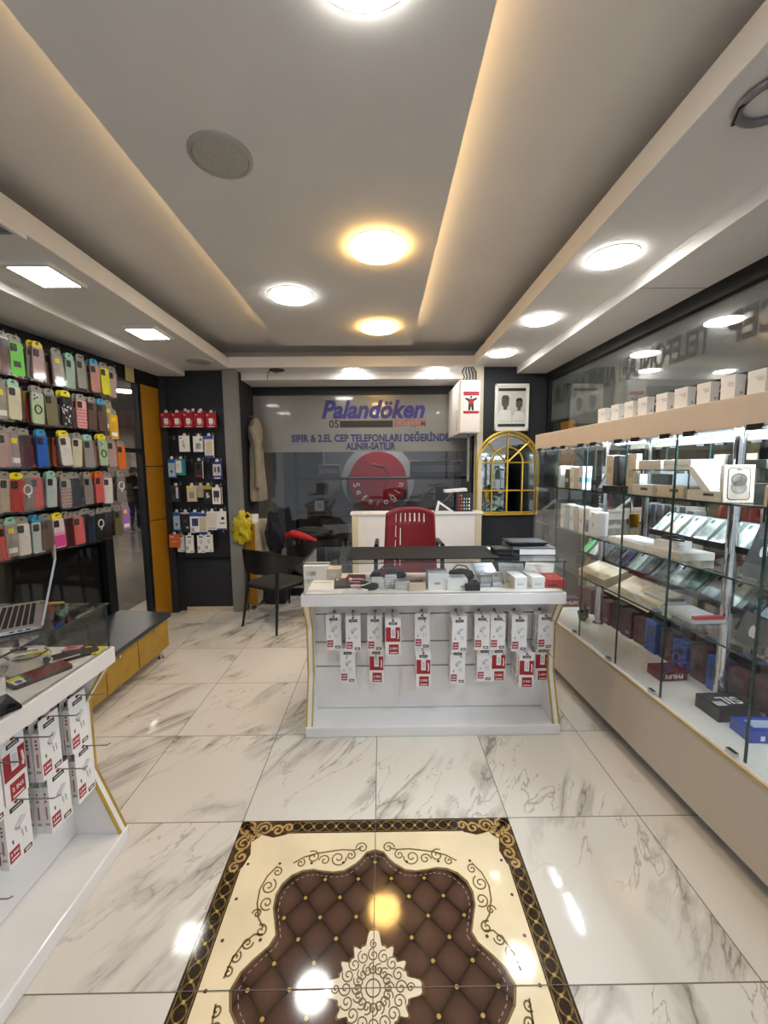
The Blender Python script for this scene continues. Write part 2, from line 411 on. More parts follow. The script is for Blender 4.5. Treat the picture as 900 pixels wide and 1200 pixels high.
def emis(name, col, s): return mat(name, (.8, .8, .8), emit=col, es=s)
COOL = emis('cool_led', (1, .97, .92), 32); WARM = emis('warm_led', (1, .58, .17), 30); STRIP = emis('warm_led_strip', (1, .66, .32), 14)
RING_L = mat('light_rim', 'E4E2DD', .5)
def downlight(x, y, z, r, m, label, group='round ceiling lights'):
    t = thing('ceiling_light', label, 'ceiling light', (x, y, z), 0, group)
    MB().lathe([(r*1.04, 0), (r*1.04, -.004), (r*1.0, -.004), (r*1.0, -.001)], RING_L, 40).build('rim', t, smooth=True)
    dz = .022 if m is WARM else .010
    MB().lathe([(r*.985, -.003), (r*.985, -dz), (r*.96, -dz-.003), (r*.5, -dz-.004)], m, 40).build('diffuser', t, smooth=True)
    return t
Zp, Zr = 2.78, 2.64
downlight(-.004, 2.332, Zp, .150, WARM, 'large amber round ceiling light on the middle panel')
downlight(-.005, 3.574, Zp, .150, WARM, 'small-looking amber round ceiling light nearest the sign window')
downlight(-.031, 1.05, Zp, .145, COOL, 'white round ceiling light cut off by the top edge of the photo')
downlight(-.610, 2.949, Zp, .145, COOL, 'white round ceiling light beside the amber ones on the middle panel')
downlight(1.184, 2.163, Zr, .115, COOL, 'white round ceiling light nearest the black cable ring above showcase')
downlight(1.156, 3.031, Zr, .115, COOL, 'white round ceiling light, middle of three above the wall showcase')
downlight(1.133, 3.881, Zr, .115, COOL, 'white round ceiling light over the arched mirror corner')
downlight(-.282, 4.581-.06, Zr, .10, COOL, 'white round ceiling light above the word on the sign window')
downlight(.611, 4.528-.02, Zr, .10, COOL, 'white round ceiling light beside the white wall box')
COOLS = emis('square_led', (1, .98, .93), 19); OFF = mat('unlit_diffuser', 'BDBAB4', .5)
downlight(-1.756, 4.08, Zr, .115, OFF, 'unlit round ceiling light above the dark accessory board', 'round ceiling lights')
def square_light(x, y, label):
    t = thing('square_ceiling_light', label, 'ceiling light', (x, y, Zr), 0, 'square ceiling lights')
    b = MB()
    for a in ((-.125, .125, -.14, -.115), (-.125, .125, .115, .14), (-.125, -.105, -.115, .115), (.105, .125, -.115, .115)): b.box(*a, -.022, 0, RING_L)
    b.build('frame', t); MB().box(-.105, .105, -.115, .115, -.020, -.006, COOLS).build('diffuser', t)
square_light(-1.79, 2.31, 'square white ceiling light panel above the phone cases')
square_light(-1.77, 3.24, 'square white ceiling light panel above the glass door')
t = thing('ceiling_vent', 'grey louvred vent grille at the edge of the ceiling above phone cases', 'vent', (-1.72, 1.80, Zr))
b = MB()
for k in range(7): b.box(-.16, .12, -.12+.035*k, -.10+.035*k, -.02, -.004, GREYCOL)
b.build('louvre', t); MB().box(-.18, .14, -.15, .15, -.004, 0, RING_L).box(.12, .14, -.15, .15, -.022, -.004, RING_L).build('frame', t)
t = thing('ceiling_speaker', 'round pale speaker cover sunk in the middle ceiling panel', 'speaker', (-.601, 1.69, Zp))
MB().lathe([(.118, 0), (.118, -.008), (.105, -.014), (.100, -.006), (.1, 0)], mat('aged_rim', 'A9A59E', .6), 40).build('rim', t, smooth=True)
MB().lathe([(.10, -.003), (.10, -.008), (.02, -.01)], mat('speaker_mesh', 'B5B2AA', .7, noise=.1, scale=90), 40).build('cover', t, smooth=True)
t = thing('ceiling_cable_hoop', 'grey ring with a loose black wire hanging from ceiling above showcase', 'ceiling fitting', (1.145, 1.27, Zr))
MB().tube([(.085*cos(2*pi*i/32), .085*sin(2*pi*i/32), -.012) for i in range(32)], .012, mat('hoop_grey', '77767A', .4), 8, True).build('ring', t, smooth=True)
MB().tube([(-.02, .09, 0), (-.06, .08, -.02), (-.09, .02, -.022), (-.07, -.05, -.015), (-.03, -.08, 0)], .004, BLACK, 6).build('wire', t, smooth=True)
t = thing('ceiling_hole', 'black hole with loose wires in the ceiling before the sign window', 'ceiling opening', (-1.10, 4.47, Zr))
MB().lathe([(.085, 0), (.085, -.003)], INK, 24).build('opening', t)
MB().tube([(-.05, 0, 0), (-.09, -.02, -.03), (-.10, -.03, -.10)], .004, BLACK, 6).tube([(.05, 0, 0), (0, -.03, -.04), (-.05, 0, -.01)], .004, BLACK, 6).tube([(.07, 0, 0), (.02, -.05, -.03), (-.07, -.03, -.01)], .003, BLACK, 6).build('wire', t, smooth=True)
# cove strips lying on top of the middle panel
for nm, x, lb in (('led_strip', -.93, 'warm led strip along the cove edge facing the phone cases'), ('led_strip', .285, 'warm led strip along the cove edge facing the wall showcase')):
    t = thing(nm, lb, 'led strip', (x, 0, 2.80)); MB().box(-.006, .006, YN+.1, 3.85, .0, .004, STRIP).build('diode_tape', t); MB().box(-.012, .012, YN+.1, 3.85, -.0005, .0005, RING_L).build('backing_tape', t)

# ------------------------------------------------------------------ walls behind
struct(MB().box(1.09, 2.1, 4.40, 4.5, 0, 2.9, DARKW).build('wall_back_right'))
struct(MB().box(1.03, 1.09, 4.36, 4.5, 0, 2.64, mat('cream_trim', 'C9C2AC', .5)).build('trim_2'))
struct(MB().box(-1.665, -1.53, 4.40, 4.52, 0, 2.66, GREYCOL).box(-1.61, -1.53, 4.52, 5.05, 0, 2.66, DARKW).build('column_grey', bevel=.004))
struct(MB().box(-2.6, -1.665, 4.47, 4.52, 0, 2.66, DARKW).build('wall_back_left'))
struct(MB().box(-2.37, -2.27, 4.40, 4.47, 0, 2.57, mat('dark_pilaster', '202226', .6)).build('wall_pilaster'))
struct(MB().box(-2.2, -1.66, 4.445, 4.47, 0, .05, CREAM).build('baseboard_back'))

# sign window at the end of the alcove
WY = 5.0
b = MB()
b.box(-1.61, 1.2, WY-.02, WY+.04, 2.47, 2.64, BLACKM).box(-1.61, -1.56, WY-.02, WY+.04, 0, 2.47, BLACKM).box(1.12, 1.2, WY-.02, WY+.04, 0, 2.47, BLACKM).box(-1.56, 1.12, WY-.02, WY+.04, 0, .08, BLACKM)
w = struct(b.build('window_1'))
MB().box(-1.56, 1.12, WY+.002, WY+.010, .08, 2.47, DGLASS).build('pane', w)
sg = thing('window_sign', 'grey window sign lettered Palandöken with purple and navy lettering', 'sign', (0, WY-.001, 0))
MB().box(-1.56, 1.12, -.003, 0, 1.79, 2.465, FILMG).build('film', sg)
PURP = mat('indigo_lettering', '26247A', .4, noise=.25, scale=3); NAVY = mat('navy_lettering', '1F2B66', .45); RB = mat('rust_lettering', '9A4438', .45)
f = lambda cx, cz, ang=0: (lambda x, y: (cx+x*cos(ang)-y*sin(ang), -.005, cz+x*sin(ang)+y*cos(ang)))
MB().text('Palandöken', .29, f(-.095, 2.285), PURP, shear=.28, bold=.011, sx=.93).build('name_lettering', sg, fixn=False)
MB().text('İLETİŞİM', .105, f(.36, 2.125), RB, bold=.002, sx=.86).build('subtitle_lettering', sg, fixn=False)
MB().text('05', .125, f(-.56, 2.12), INK, bold=.002).build('number_lettering', sg, fixn=False)
MB().box(-.49, .15, -.008, -.0035, 2.083, 2.162, mat('dark_bar', '25241F', .6)).build('number_bar', sg)  # dark bar covering the number, built as a solid strip
MB().text('SIFIR & 2.EL CEP TELEFONLARI DEĞERİNDE', .12, f(-.12, 1.95), NAVY, bold=.0045, sx=.835).build('service_lettering', sg, fixn=False)
MB().text('ALINIR-SATILIR', .115, f(-.12, 1.852), NAVY, bold=.0045, sx=.77).build('trade_lettering', sg, fixn=False)

# world beyond the sign window
struct(MB().box(-2.2, 3.2, 8.2, 8.3, 0, 3, mat('far_shop_wall', '4A4B4D', .8)).build('wall_beyond_sign'))
struct(MB().box(-14, 3.2, 5.4, 13.2, -.04, 0, mat('mall_floor', '7C7872', .12, noise=.06, scale=2)).box(-14, -2.9, -2, 5.4, -.04, 0, mat('mall_floor', '7C7872', .12)).build('floor_mall'))
struct(MB().box(-14, 3.2, 5.06, 13.2, 2.95, 3.0, mat('mall_ceiling', '8A8782', .8)).box(-14, -2.95, -2, 5.06, 2.95, 3.0, mat('mall_ceiling', '8A8782', .8)).build('ceiling_mall'))
struct(MB().box(-14, -2.2, 13, 13.2, 0, 3, mat('mall_wall', '9A8C80', .7, noise=.1, scale=2)).build('wall_mall_far'))
struct(MB().box(-14, -13.8, -2, 13, 0, 3, mat('mall_wall', '5A4E44', .7)).build('wall_mall_side'))
struct(MB().box(-1.53, -.9, 6.4, 6.5, 0, 2.6, mat('grey_wall_tiles', '5E5F5C', .4, noise=.12, scale=2)).build('wall_tiled_pier'))
t = thing('round_shop_sign', 'dark red round shop sign with a silver name seen through window', 'sign', (-.05, 7.6, 1.37))
b = MB(); b.lathe([(.53, 0), (.53, .05)], mat('sign_red', '780E1A', .35, noise=.15, scale=4), 48); o = b.build('disc', t, smooth=True); o.rotation_euler = (pi/2, 0, 0)
o = MB().lathe([(.68, -.06), (.68, -.02)], mat('halo_grey', '77787A', .7), 48).build('halo_disc', t, smooth=True); o.rotation_euler = (pi/2, 0, 0)  # grey disc standing in for the blurred halo of light round the sign
SLV = mat('silver_lettering', 'B5B2AE', .4)
for i, ch in enumerate('SEFEROĞLU'):
    a = radians(-168+156*i/8); R_ = .42
    cx, cz = R_*cos(a), R_*sin(a); ang = a+pi/2
    MB().text(ch.lower() if i else ch, .17, (lambda cx, cz, ang: (lambda x, y: (cx+x*cos(ang)-y*sin(ang), -.056, cz+x*sin(ang)+y*cos(ang))))(cx, cz, ang), SLV, bold=.003).build('letter', t, fixn=False)
o = MB().box(-.18, .1, -.06, -.052, .02, .06, SLV).tube([(-.1, -.058, .3), (.12, -.058, .25), (.22, -.058, .05), (.1, -.058, -.12)], .012, DRED, 6).build('emblem', t)
# crates and devices lying behind the window
for i, (x, y, z, w_, d, h, rz, c, lb) in enumerate((
        (-.72, 6.32, .4905, .5, .3, .35, .3, mat('brown_carton', '6A5848', .7), 'brown carton tilted behind the window under the red round sign'),
        (-.12, 6.32, .4905, .34, .25, .3, -.3, mat('grey_device', '8B8B8C', .5), 'grey device box behind the window beside the brown carton'),
        (-.82, 6.4, 1.4505, .35, .2, .2, .2, mat('pale_device', 'A09E99', .5), 'pale device on upper shelf behind the sign window'),
        (-.95, 6.2, .9455, .14, .04, .16, .4, WCARD, 'small white card standing behind the dark window glass'),
        (.85, 6.3, 1.4505, .8, .2, .25, 0, mat('pale_device', 'A09E99', .5), 'long pale carton on a shelf behind the red round sign'))):
    t = thing('stock_carton', lb, 'carton', (x, y, z), rz); MB().box(-w_/2, w_/2, -d/2, d/2, 0, h, c).build('body', t, bevel=.01); MB().box(-w_/2+.03, w_/2-.03, -d/2-.004, -d/2, h*.3, h*.7, LGREY).build('printed_panel', t)
t = thing('stock_shelf', 'dark storage shelves behind the sign window glass', 'shelf', (0, 6.0, 0))
b = MB()
for x in (-1.25, 1.5): b.box(x-.02, x+.02, 0, .04, 0, 2, BLACKM); b.box(x-.02, x+.02, .6, .64, 0, 2, BLACKM)
b.build('upright', t); MB().box(-1.27, 1.52, 0, .64, .46, .49, BLACKM).build('lower_board', t); MB().box(-1.27, 1.52, 0, .64, 1.42, 1.45, BLACKM).build('upper_board', t); MB().box(-1.27, 1.52, .0, .64, .92, .945, BLACKM).build('middle_board', t)

# ------------------------------------------------------------------ left wall (turned slightly about its far end)
LWR = -math.atan(.129)
def LW(s, d=0):  # s along the wall from far corner towards camera, d into the shop
    ux, uy = sin(-LWR), cos(LWR)
    return (-2.365-s*ux+d*uy, 4.40-s*uy-d*ux)
lw = thing('wall_left', None, None, (*LW(0), 0), LWR); lw['kind'] = 'structure'
# local: x into shop, y negative towards camera
b = MB(); b.box(-.06, 0, -6, -.80, 1.0, 2.57, mat('case_wall_black', '141414', .6)).build('slat_backing', lw)
b = MB(); b.box(-.06, .03, -6, 0, 2.44, 2.575, BLACKM).box(-.06, .012, -6, -.80, .96, 1.03, BLACKM).box(-.06, .03, -.85, -.76, 0, 2.45, BLACKM).box(-.06, .03, -6, -.80, 0, .06, BLACKM).box(-.05, .02, -.30, -.26, 0, 2.45, BLACKM).box(-.05, .02, -.80, -.30, 1.76, 1.80, BLACKM).box(-.05, .02, -.80, -.30, 0, .10, BLACKM).build('frame', lw)
MB().box(-.025, -.015, -6, -.80, .06, 1.0, DGLASS).build('lower_pane', lw); MB().box(-.06, -.05, -6, -.85, .06, 1.0, mat('pane_backing_grey', '343230', .6)).build('pane_backing', lw)
MB().box(-.02, -.012, -.80, -.30, .10, 2.44, glass('door_glass', (.86, .85, .83), ior=1.45)).build('door_pane', lw)
t = MB()
for z0, z1 in ((.02, 1.06), (1.07, 1.62), (1.63, 2.44)): t.box(-.03, .025, -.26, .0, z0, z1, YELP)
struct(t.build('wall_yellow_panel', loc=(*LW(0), 0), rz=LWR, bevel=.003))
o = MB().box(-.006, 0, -.055, .055, -.075, .075, mat('buff_card', 'B9A874', .7)).build('paper_notice', loc=(*LW(.42, .045), 2.50), rz=LWR); tag(o, 'buff paper notice stuck on the black beam over the glass door', 'notice')

# corridor beyond the glass door
def corridor_light(x, y, lb):
    t = thing('corridor_light', lb, 'ceiling light', (x, y, 2.95)); MB().lathe([(.16, 0), (.16, -.02)], RING_L, 24).build('rim', t); MB().lathe([(.14, -.015), (.14, -.025)], emis('corridor_led', (1, .93, .85), 330), 24).build('diffuser', t)
corridor_light(-4.35, 7.1, 'white corridor ceiling light seen through the glass door')
corridor_light(-9.0, 10.5, 'added corridor lamp brightening the far wall behind the person')  # extra lamp, added to light the wall behind the person
corridor_light(.2, 6.9, 'added lamp brightening the stock behind the sign window')  # lamp added to brighten what shows through the sign window
corridor_light(-6.0, 1.0, 'corridor ceiling light behind the phone case wall')
o = MB().box(-.7, .7, -.02, 0, 0, 1.1, mat('pale_poster', 'B9A39A', .6, noise=.25, scale=4)).build('wall_poster', loc=(-7.2, 12.98, 1.2)); tag(o, 'pale pinkish poster on the corridor wall behind the person', 'poster')
def person():
    me = bpy.data.meshes.new('p')
    J = {'pel': (0, 0, .95), 'ch': (0, 0, 1.22), 'nk': (0, 0, 1.43), 'hd': (0, -.03, 1.52), 'ht': (0, -.04, 1.64),
         'shl': (-.17, 0, 1.37), 'ell': (-.24, -.02, 1.10), 'wrl': (-.12, -.22, 1.14), 'hal': (-.05, -.29, 1.17),
         'shr': (.17, 0, 1.37), 'elr': (.24, -.02, 1.10), 'wrr': (.12, -.22, 1.14), 'har': (.05, -.29, 1.17),
         'hpl': (-.09, 0, .90), 'knl': (-.11, -.05, .5), 'anl': (-.12, .02, .09), 'tol': (-.14, -.13, .04),
         'hpr': (.09, 0, .90), 'knr': (.12, .02, .5), 'anr': (.14, .10, .09), 'tor': (.16, -.05, .04)}
    rad = {'pel': .15, 'ch': .16, 'nk': .06, 'hd': .095, 'ht': .085, 'shl': .075, 'shr': .075, 'ell': .055, 'elr': .055, 'wrl': .038, 'wrr': .038, 'hal': .035, 'har': .035,
           'hpl': .10, 'hpr': .10, 'knl': .07, 'knr': .07, 'anl': .05, 'anr': .05, 'tol': .04, 'tor': .04}
    ks = list(J); E_ = [('pel', 'ch'), ('ch', 'nk'), ('nk', 'hd'), ('hd', 'ht'), ('ch', 'shl'), ('shl', 'ell'), ('ell', 'wrl'), ('wrl', 'hal'), ('ch', 'shr'), ('shr', 'elr'), ('elr', 'wrr'), ('wrr', 'har'),
                        ('pel', 'hpl'), ('hpl', 'knl'), ('knl', 'anl'), ('anl', 'tol'), ('pel', 'hpr'), ('hpr', 'knr'), ('knr', 'anr'), ('anr', 'tor')]
    me.from_pydata([J[k] for k in ks], [(ks.index(a), ks.index(c)) for a, c in E_], [])
    ob = bpy.data.objects.new('person', me); COL.objects.link(ob)
    ob.modifiers.new('s', 'SKIN')
    for i, k in enumerate(ks): me.skin_vertices[0].data[i].radius = (rad[k], rad[k])
    me.skin_vertices[0].data[0].use_root = True
    ss = ob.modifiers.new('u', 'SUBSURF'); ss.levels = 2; ss.render_levels = 2
    dg = bpy.context.evaluated_depsgraph_get(); dg.update()
    m2 = bpy.data.meshes.new_from_object(ob.evaluated_get(dg)); bpy.data.objects.remove(ob)
    m2.materials.clear()
    for m in (mat('black_jacket', '0C0C0E', .8), mat('dark_jeans', '1C2230', .8), SKIN, INK): m2.materials.append(m)
    for p in m2.polygons:
        c = p.center; p.use_smooth = True
        p.material_index = 3 if c.z < .10 else 1 if c.z < .92 else 2 if (c.z > 1.46 or c.y < -.24) else 0
    o = link('person', m2, None, (-6.48, 10.65, 0), 1.1)
    tag(o, 'person in a black jacket and dark jeans standing in the corridor', 'person')
    MB().lathe([(.02, .10), (.075, .085), (.105, .03), (.108, -.03), (.095, -.05)], INK, 20, (0, -.03, 1.585)).build('hair', o, smooth=True)
    b = MB(); b.prism([(-.02, 0), (.02, 0), (.012, .035), (-.012, .035)], lambda u, v, w: (u, w, 1.535+v), -.145, -.12, SKIN)
    for s in (-1, 1): b.box(s*.035-.012, s*.035+.012, -.125, -.118, 1.57, 1.58, INK); b.box(s*.1-.01, s*.1+.01, -.04, -.01, 1.53, 1.59, SKIN)
    b.box(-.025, .025, -.122, -.115, 1.505, 1.513, mat('lip', '7A4A44', .6)); b.build('face', o)
    ph = MB().box(-.04, .04, -.33, -.315, 1.12, 1.26, BLACK).build('held_phone', loc=(-6.48, 10.65, 0), rz=1.1); tag(ph, 'black phone held by the person in the corridor', 'phone')
person()

# ------------------------------------------------------------------ phone cases on the left wall
def case_mesh(key, col, style='plain', clear=False):
    b = MB(); w, h, th = .076, .158, .010
    m = col
    b.prism(rrect(w, h, .012, 3, 0, -h/2), lambda u, v, z: (z, u, v), 0, th, m)
    if style in ('plain', 'cam', 'ring', 'splash', 'dots', 'grad', 'band'):
        b.prism(rrect(.034, .036, .007, 3, -.015, -.026), lambda u, v, z: (z, u, v), th, th+.003, INK if style != 'ring' else LGREY)
        for du, dv in ((-.023, -.017), (-.023, -.034), (-.008, -.026)): b.prism(rrect(.011, .011, .005, 3, du, dv), lambda u, v, z: (z, u, v), th+.003, th+.005, DGREY)
    if style == 'ring':
        b.tube([(th+.001, .021*cos(2*pi*i/20), -.085+.021*sin(2*pi*i/20)) for i in range(20)], .0035, INK if key != 'wring' else WCARD, 5, True)
    if style == 'wring':
        b.tube([(th+.003, .024*cos(2*pi*i/20), -.06+.024*sin(2*pi*i/20)) for i in range(20)], .004, WCARD, 5, True); b.box(th, th+.004, .0, .008, -.1, -.075, WCARD)
    if style == 'splash':
        r = random.Random(3)
        for k in range(26):
            u, v, s = r.uniform(-.034, .034), r.uniform(-.15, -.045), r.uniform(.002, .007); b.prism([(u-s, v), (u, v-s*1.4), (u+s, v), (u, v+s)], lambda u, v, z: (z, u, v), th, th+.0006, WCARD)
    if style == 'dots':
        for i in range(4):
            for j in range(6): b.prism(rrect(.009, .008, .003, 2, -.027+.018*i+(j % 2)*.006, -.055-.018*j), lambda u, v, z: (z, u, v), th, th+.0006, RED)
    if style == 'grad': b.box(th, th+.0006, -.037, .037, -.152, -.09, mat('hot_pink', 'E0409A', .4)); b.box(th, th+.0006, -.037, .037, -.092, -.075, mat('mid_pink', 'E79BC4', .4))
    if style == 'band': b.box(th, th+.0008, -.022, .018, -.118, -.09, DGREY)
    if style == 'label': b.box(th, th+.0006, -.026, .026, -.14, -.115, WCARD); b.box(th, th+.0006, -.02, .012, -.045, -.02, YEL)
    me = b.build('tmp'); d = me.data; bpy.data.objects.remove(me); return d
CM = {}
def pc(c): return mat('case_'+c, c, .35, noise=.1, scale=40, coat=.2)
CLEARC = mat('case_clear', 'B4B0A6', .2, noise=.2, scale=30, coat=.5, alpha=.75)
STY = {  # key: (description, material, style)
    'green': ('bright green', pc('63D03E'), 'band'), 'clear': ('clear', CLEARC, 'label'), 'pinkclear': ('pinkish clear', pc('B0938F'), 'plain'), 'teal': ('pale teal', pc('9DB3A5'), 'plain'),
    'grey': ('grey', pc('8F8C86'), 'plain'), 'pink': ('dusty pink', pc('B07C74'), 'plain'), 'yellow': ('lemon yellow', pc('D8D22A'), 'cam'), 'cream': ('cream', pc('CDC8A8'), 'cam'),
    'mint': ('pale green ring', pc('A7BF9C'), 'ring'), 'brown': ('brown', pc('5E4A3C'), 'plain'), 'splash': ('black paint-splashed', pc('16181F'), 'splash'), 'dots': ('pink patterned', pc('D69C9C'), 'dots'),
    'amber': ('amber yellow', pc('D8A52C'), 'label'), 'lilac': ('lilac grey', pc('978A94'), 'label'), 'blue': ('royal blue', pc('2B62C0'), 'cam'), 'white': ('white', pc('D6D3D0'), 'cam'),
    'beige': ('beige', pc('B5A690'), 'plain'), 'red': ('red', pc('B24038'), 'plain'), 'wring': ('grey white-ringed', pc('77706C'), 'wring'), 'ice': ('pale ice blue', pc('B4C6C8'), 'plain'),
    'pattern': ('grey patterned', pc('A29C98'), 'dots'), 'black': ('black', pc('131316'), 'plain'), 'bring': ('black ringed', pc('17181C'), 'wring'), 'coral': ('coral pink', pc('D4605A'), 'plain'),
    'grad': ('white and pink faded', pc('E2D2DA'), 'grad'), 'maroon': ('dark maroon', pc('4A1A20'), 'plain'), 'navy': ('navy', pc('263452'), 'plain'), 'orange': ('orange', pc('CF6A22'), 'plain'),
    'purple': ('purple', pc('9C6CB8'), 'label'), 'khaki': ('khaki', pc('6E6A48'), 'plain')}
for k, (d, m, s) in STY.items(): CM[k] = case_mesh(k, m, s)
def header_mesh(col):
    b = MB(); b.prism([(-.034, .0), (.034, 0), (.034, .022), (.018, .034), (-.018, .034), (-.034, .022)], lambda u, v, z: (z, u, v), .002, .005, col)
    b.box(.005, .0056, -.008, .008, .017, .023, INK); o = b.build('t'); d = o.data; bpy.data.objects.remove(o); return d
HD = {k: header_mesh(m) for k, m in (('y', YEL), ('b', mat('header_blue', '3E8FB8', .4)), ('t', mat('header_mint', '8FBFB0', .4)), ('o', ORANGE), ('k', mat('header_clear', '9A978F', .3, alpha=.8)))}
_b = MB(); _b.box(-.001, .0175, -.041, .041, -.168, .004, BAG); _o = _b.build('t'); BAGM = _o.data; bpy.data.objects.remove(_o)
rows = [  # distance from the far corner, front case, how many hang on the hook
    [(1.899, 'clear', 4), (1.809, 'grey', 4), (1.712, 'maroon', 3), (1.635, 'green', 4), (1.481, 'pinkclear:y', 7), (1.329, 'clear', 7), (1.222, 'teal:t', 4), (1.122, 'grey', 4), (1.016, 'pink:b', 4), (0.902, 'yellow', 3), (0.810, 'pinkclear', 2)],
    [(1.931, 'pinkclear', 4), (1.841, 'brown', 4), (1.756, 'clear', 4), (1.681, 'cream:t', 4), (1.511, 'mint', 7), (1.415, 'khaki', 4), (1.297, 'splash:y', 4), (1.163, 'dots', 4), (1.058, 'brown', 3), (0.972, 'brown:b', 4), (0.882, 'clear', 3)],
    [(1.957, 'red', 4), (1.869, 'clear', 4), (1.768, 'pinkclear', 4), (1.688, 'lilac', 4), (1.625, 'maroon', 3), (1.504, 'blue:b', 6), (1.330, 'white:y', 6), (1.235, 'cream', 3), (1.109, 'grey:t', 4), (0.991, 'mint:y', 4), (0.891, 'pinkclear', 3)],
    [(1.978, 'grey', 4), (1.890, 'clear', 4), (1.791, 'beige', 4), (1.716, 'red:y', 5), (1.649, 'wring', 3), (1.578, 'red', 3), (1.471, 'ice:t', 5), (1.370, 'pattern', 3), (1.276, 'black', 3), (1.169, 'grey', 4), (1.062, 'coral:o', 4), (0.957, 'white', 3), (0.807, 'wring', 3)],
    [(1.996, 'clear', 4), (1.909, 'pink', 4), (1.826, 'coral', 3), (1.779, 'clear:t', 3), (1.715, 'white', 2), (1.605, 'ice:b', 5), (1.538, 'brown', 3), (1.441, 'grad:y', 3), (1.365, 'maroon', 3), (1.285, 'coral', 3), (1.224, 'black', 3), (1.161, 'navy', 2), (1.079, 'bring', 3), (0.992, 'black', 3), (0.891, 'khaki', 2)]]
ROWN = ['top row', 'second row', 'third row', 'fourth row', 'bottom row']
backs = ['clear', 'pinkclear', 'grey', 'red', 'beige', 'clear', 'lilac', 'khaki', 'brown', 'black', 'pink', 'clear', 'grey', 'maroon', 'coral', 'yellow']
rk = thing('phone_case_rack', 'black wall rack hung with five rows of phone cases', 'wall rack', (*LW(0, .0), 0), LWR)
hookb = MB(); hookb.tube([(0, 0, 0), (.205, 0, 0), (.215, 0, .012)], .0028, STEEL, 6); _o = hookb.build('t'); HOOKM = _o.data; bpy.data.objects.remove(_o)
rnd = random.Random(11)
for ri, row in enumerate(rows):
    z = 2.43-.297*ri
    MB().box(0.0, .012, -2.9, -.80, z+.02, z+.045, BLACKM).build('rail', rk)
    n = len(row)
    for hi, (s, key, depth) in enumerate(row):
        hk, hd = (key.split(':')+[None])[:2] if ':' in key else (key, None)
        link('hook', HOOKM, rk, (0.005, -s, z+.03))
        fromdoor = n-1-hi
        hookname = f'{ORD[fromdoor]} hook from door, {ROWN[ri]}'
        for k in range(depth):
            front = k == depth-1
            kk = hk if front else rnd.choice(backs+[hk, hk])
            dd = .19-.030*(depth-1-k)*min(1, 5/depth) + rnd.uniform(-.004, .004)
            px, py = LW(s+rnd.uniform(-.012, .012), dd)
            lab = f'{STY[kk][0]} phone case ' + ('in front on ' if front else f'{ORD[depth-1-k]} from front on ') + hookname
            o = link('phone_case', CM[kk], None, (px, py, z+.005-rnd.uniform(0, .02)), LWR+rnd.uniform(-.12, .12))
            o.rotation_euler = (rnd.uniform(-.07, .07), rnd.uniform(0, .05), o.rotation_euler[2]); o.scale = (1.3, 1.12, 1.34)
            tag(o, lab, 'phone case', 'phone cases on the wall rack')
            if front or k == depth-2:
                link('header_card', HD[hd or 'k'], o)
                link('polybag', BAGM, o)
for nm, key, s, z in (('purple', 'purple', 0.792, 1.265), ('orange', 'orange', 0.790, 1.80), ('amber yellow', 'amber', 0.850, 2.06)):
    px, py = LW(s, .19); o = link('phone_case', CM[key], None, (px, py, z), LWR); tag(o, f'{nm} phone case hung low on the rack end beside the glass door', 'phone case', 'phone cases on the wall rack'); link('header_card', HD['k'], o); o.scale = (1.25, 1.2, 1.3)
    MB().tube([(0, 0, 0), (.20, 0, 0)], .003, STEEL, 6).build('hook', rk, (.0, -s, z+.03))

# ------------------------------------------------------------------ accessory board on the back left wall
bd = thing('accessory_board', 'dark slatted wall board hung with small accessory packets', 'wall board', (-1.985, 4.47, 0))
b = MB(); b.box(-.30, .32, -.02, 0, .62, 2.25, mat('board_black', '1B1C1F', .5))
b.build('backing', bd, bevel=.002)
MB().box(-.22, .31, -.02, 0, .03, .58, DARKW).build('lower_panel', bd, bevel=.002)
MB().box(-.23, .32, -.026, 0, .58, .60, BLACKM).build('ledge_strip', bd)
hb2 = MB(); hb2.tube([(0, 0, 0), (0, -.12, 0), (0, -.125, .01)], .003, STEEL, 6); hb2.box(-.008, .008, -.004, 0, -.02, .02, STEEL); _o = hb2.build('t'); HOOK2 = _o.data; bpy.data.objects.remove(_o)
def pk(w, h, d, base, marks):
    b = MB(); b.box(-w/2, w/2, -d, 0, -h, 0, base)
    for (u0, u1, v0, v1, m) in marks: b.box(-w/2+w*u0, -w/2+w*u1, -d-.0012, -d, -h*v1, -h*v0, m)
    o = b.build('t'); d_ = o.data; bpy.data.objects.remove(o); return d_
tabm = MB(); tabm.prism([(-.016, 0), (.016, 0), (.016, .022), (.008, .03), (-.008, .03), (-.016, .022)], XZ, -.008, -.006, WCARD); _o = tabm.build('t'); TABM = _o.data; bpy.data.objects.remove(_o)
PRED = mat('pouch_red', 'A81426', .3, coat=.4)
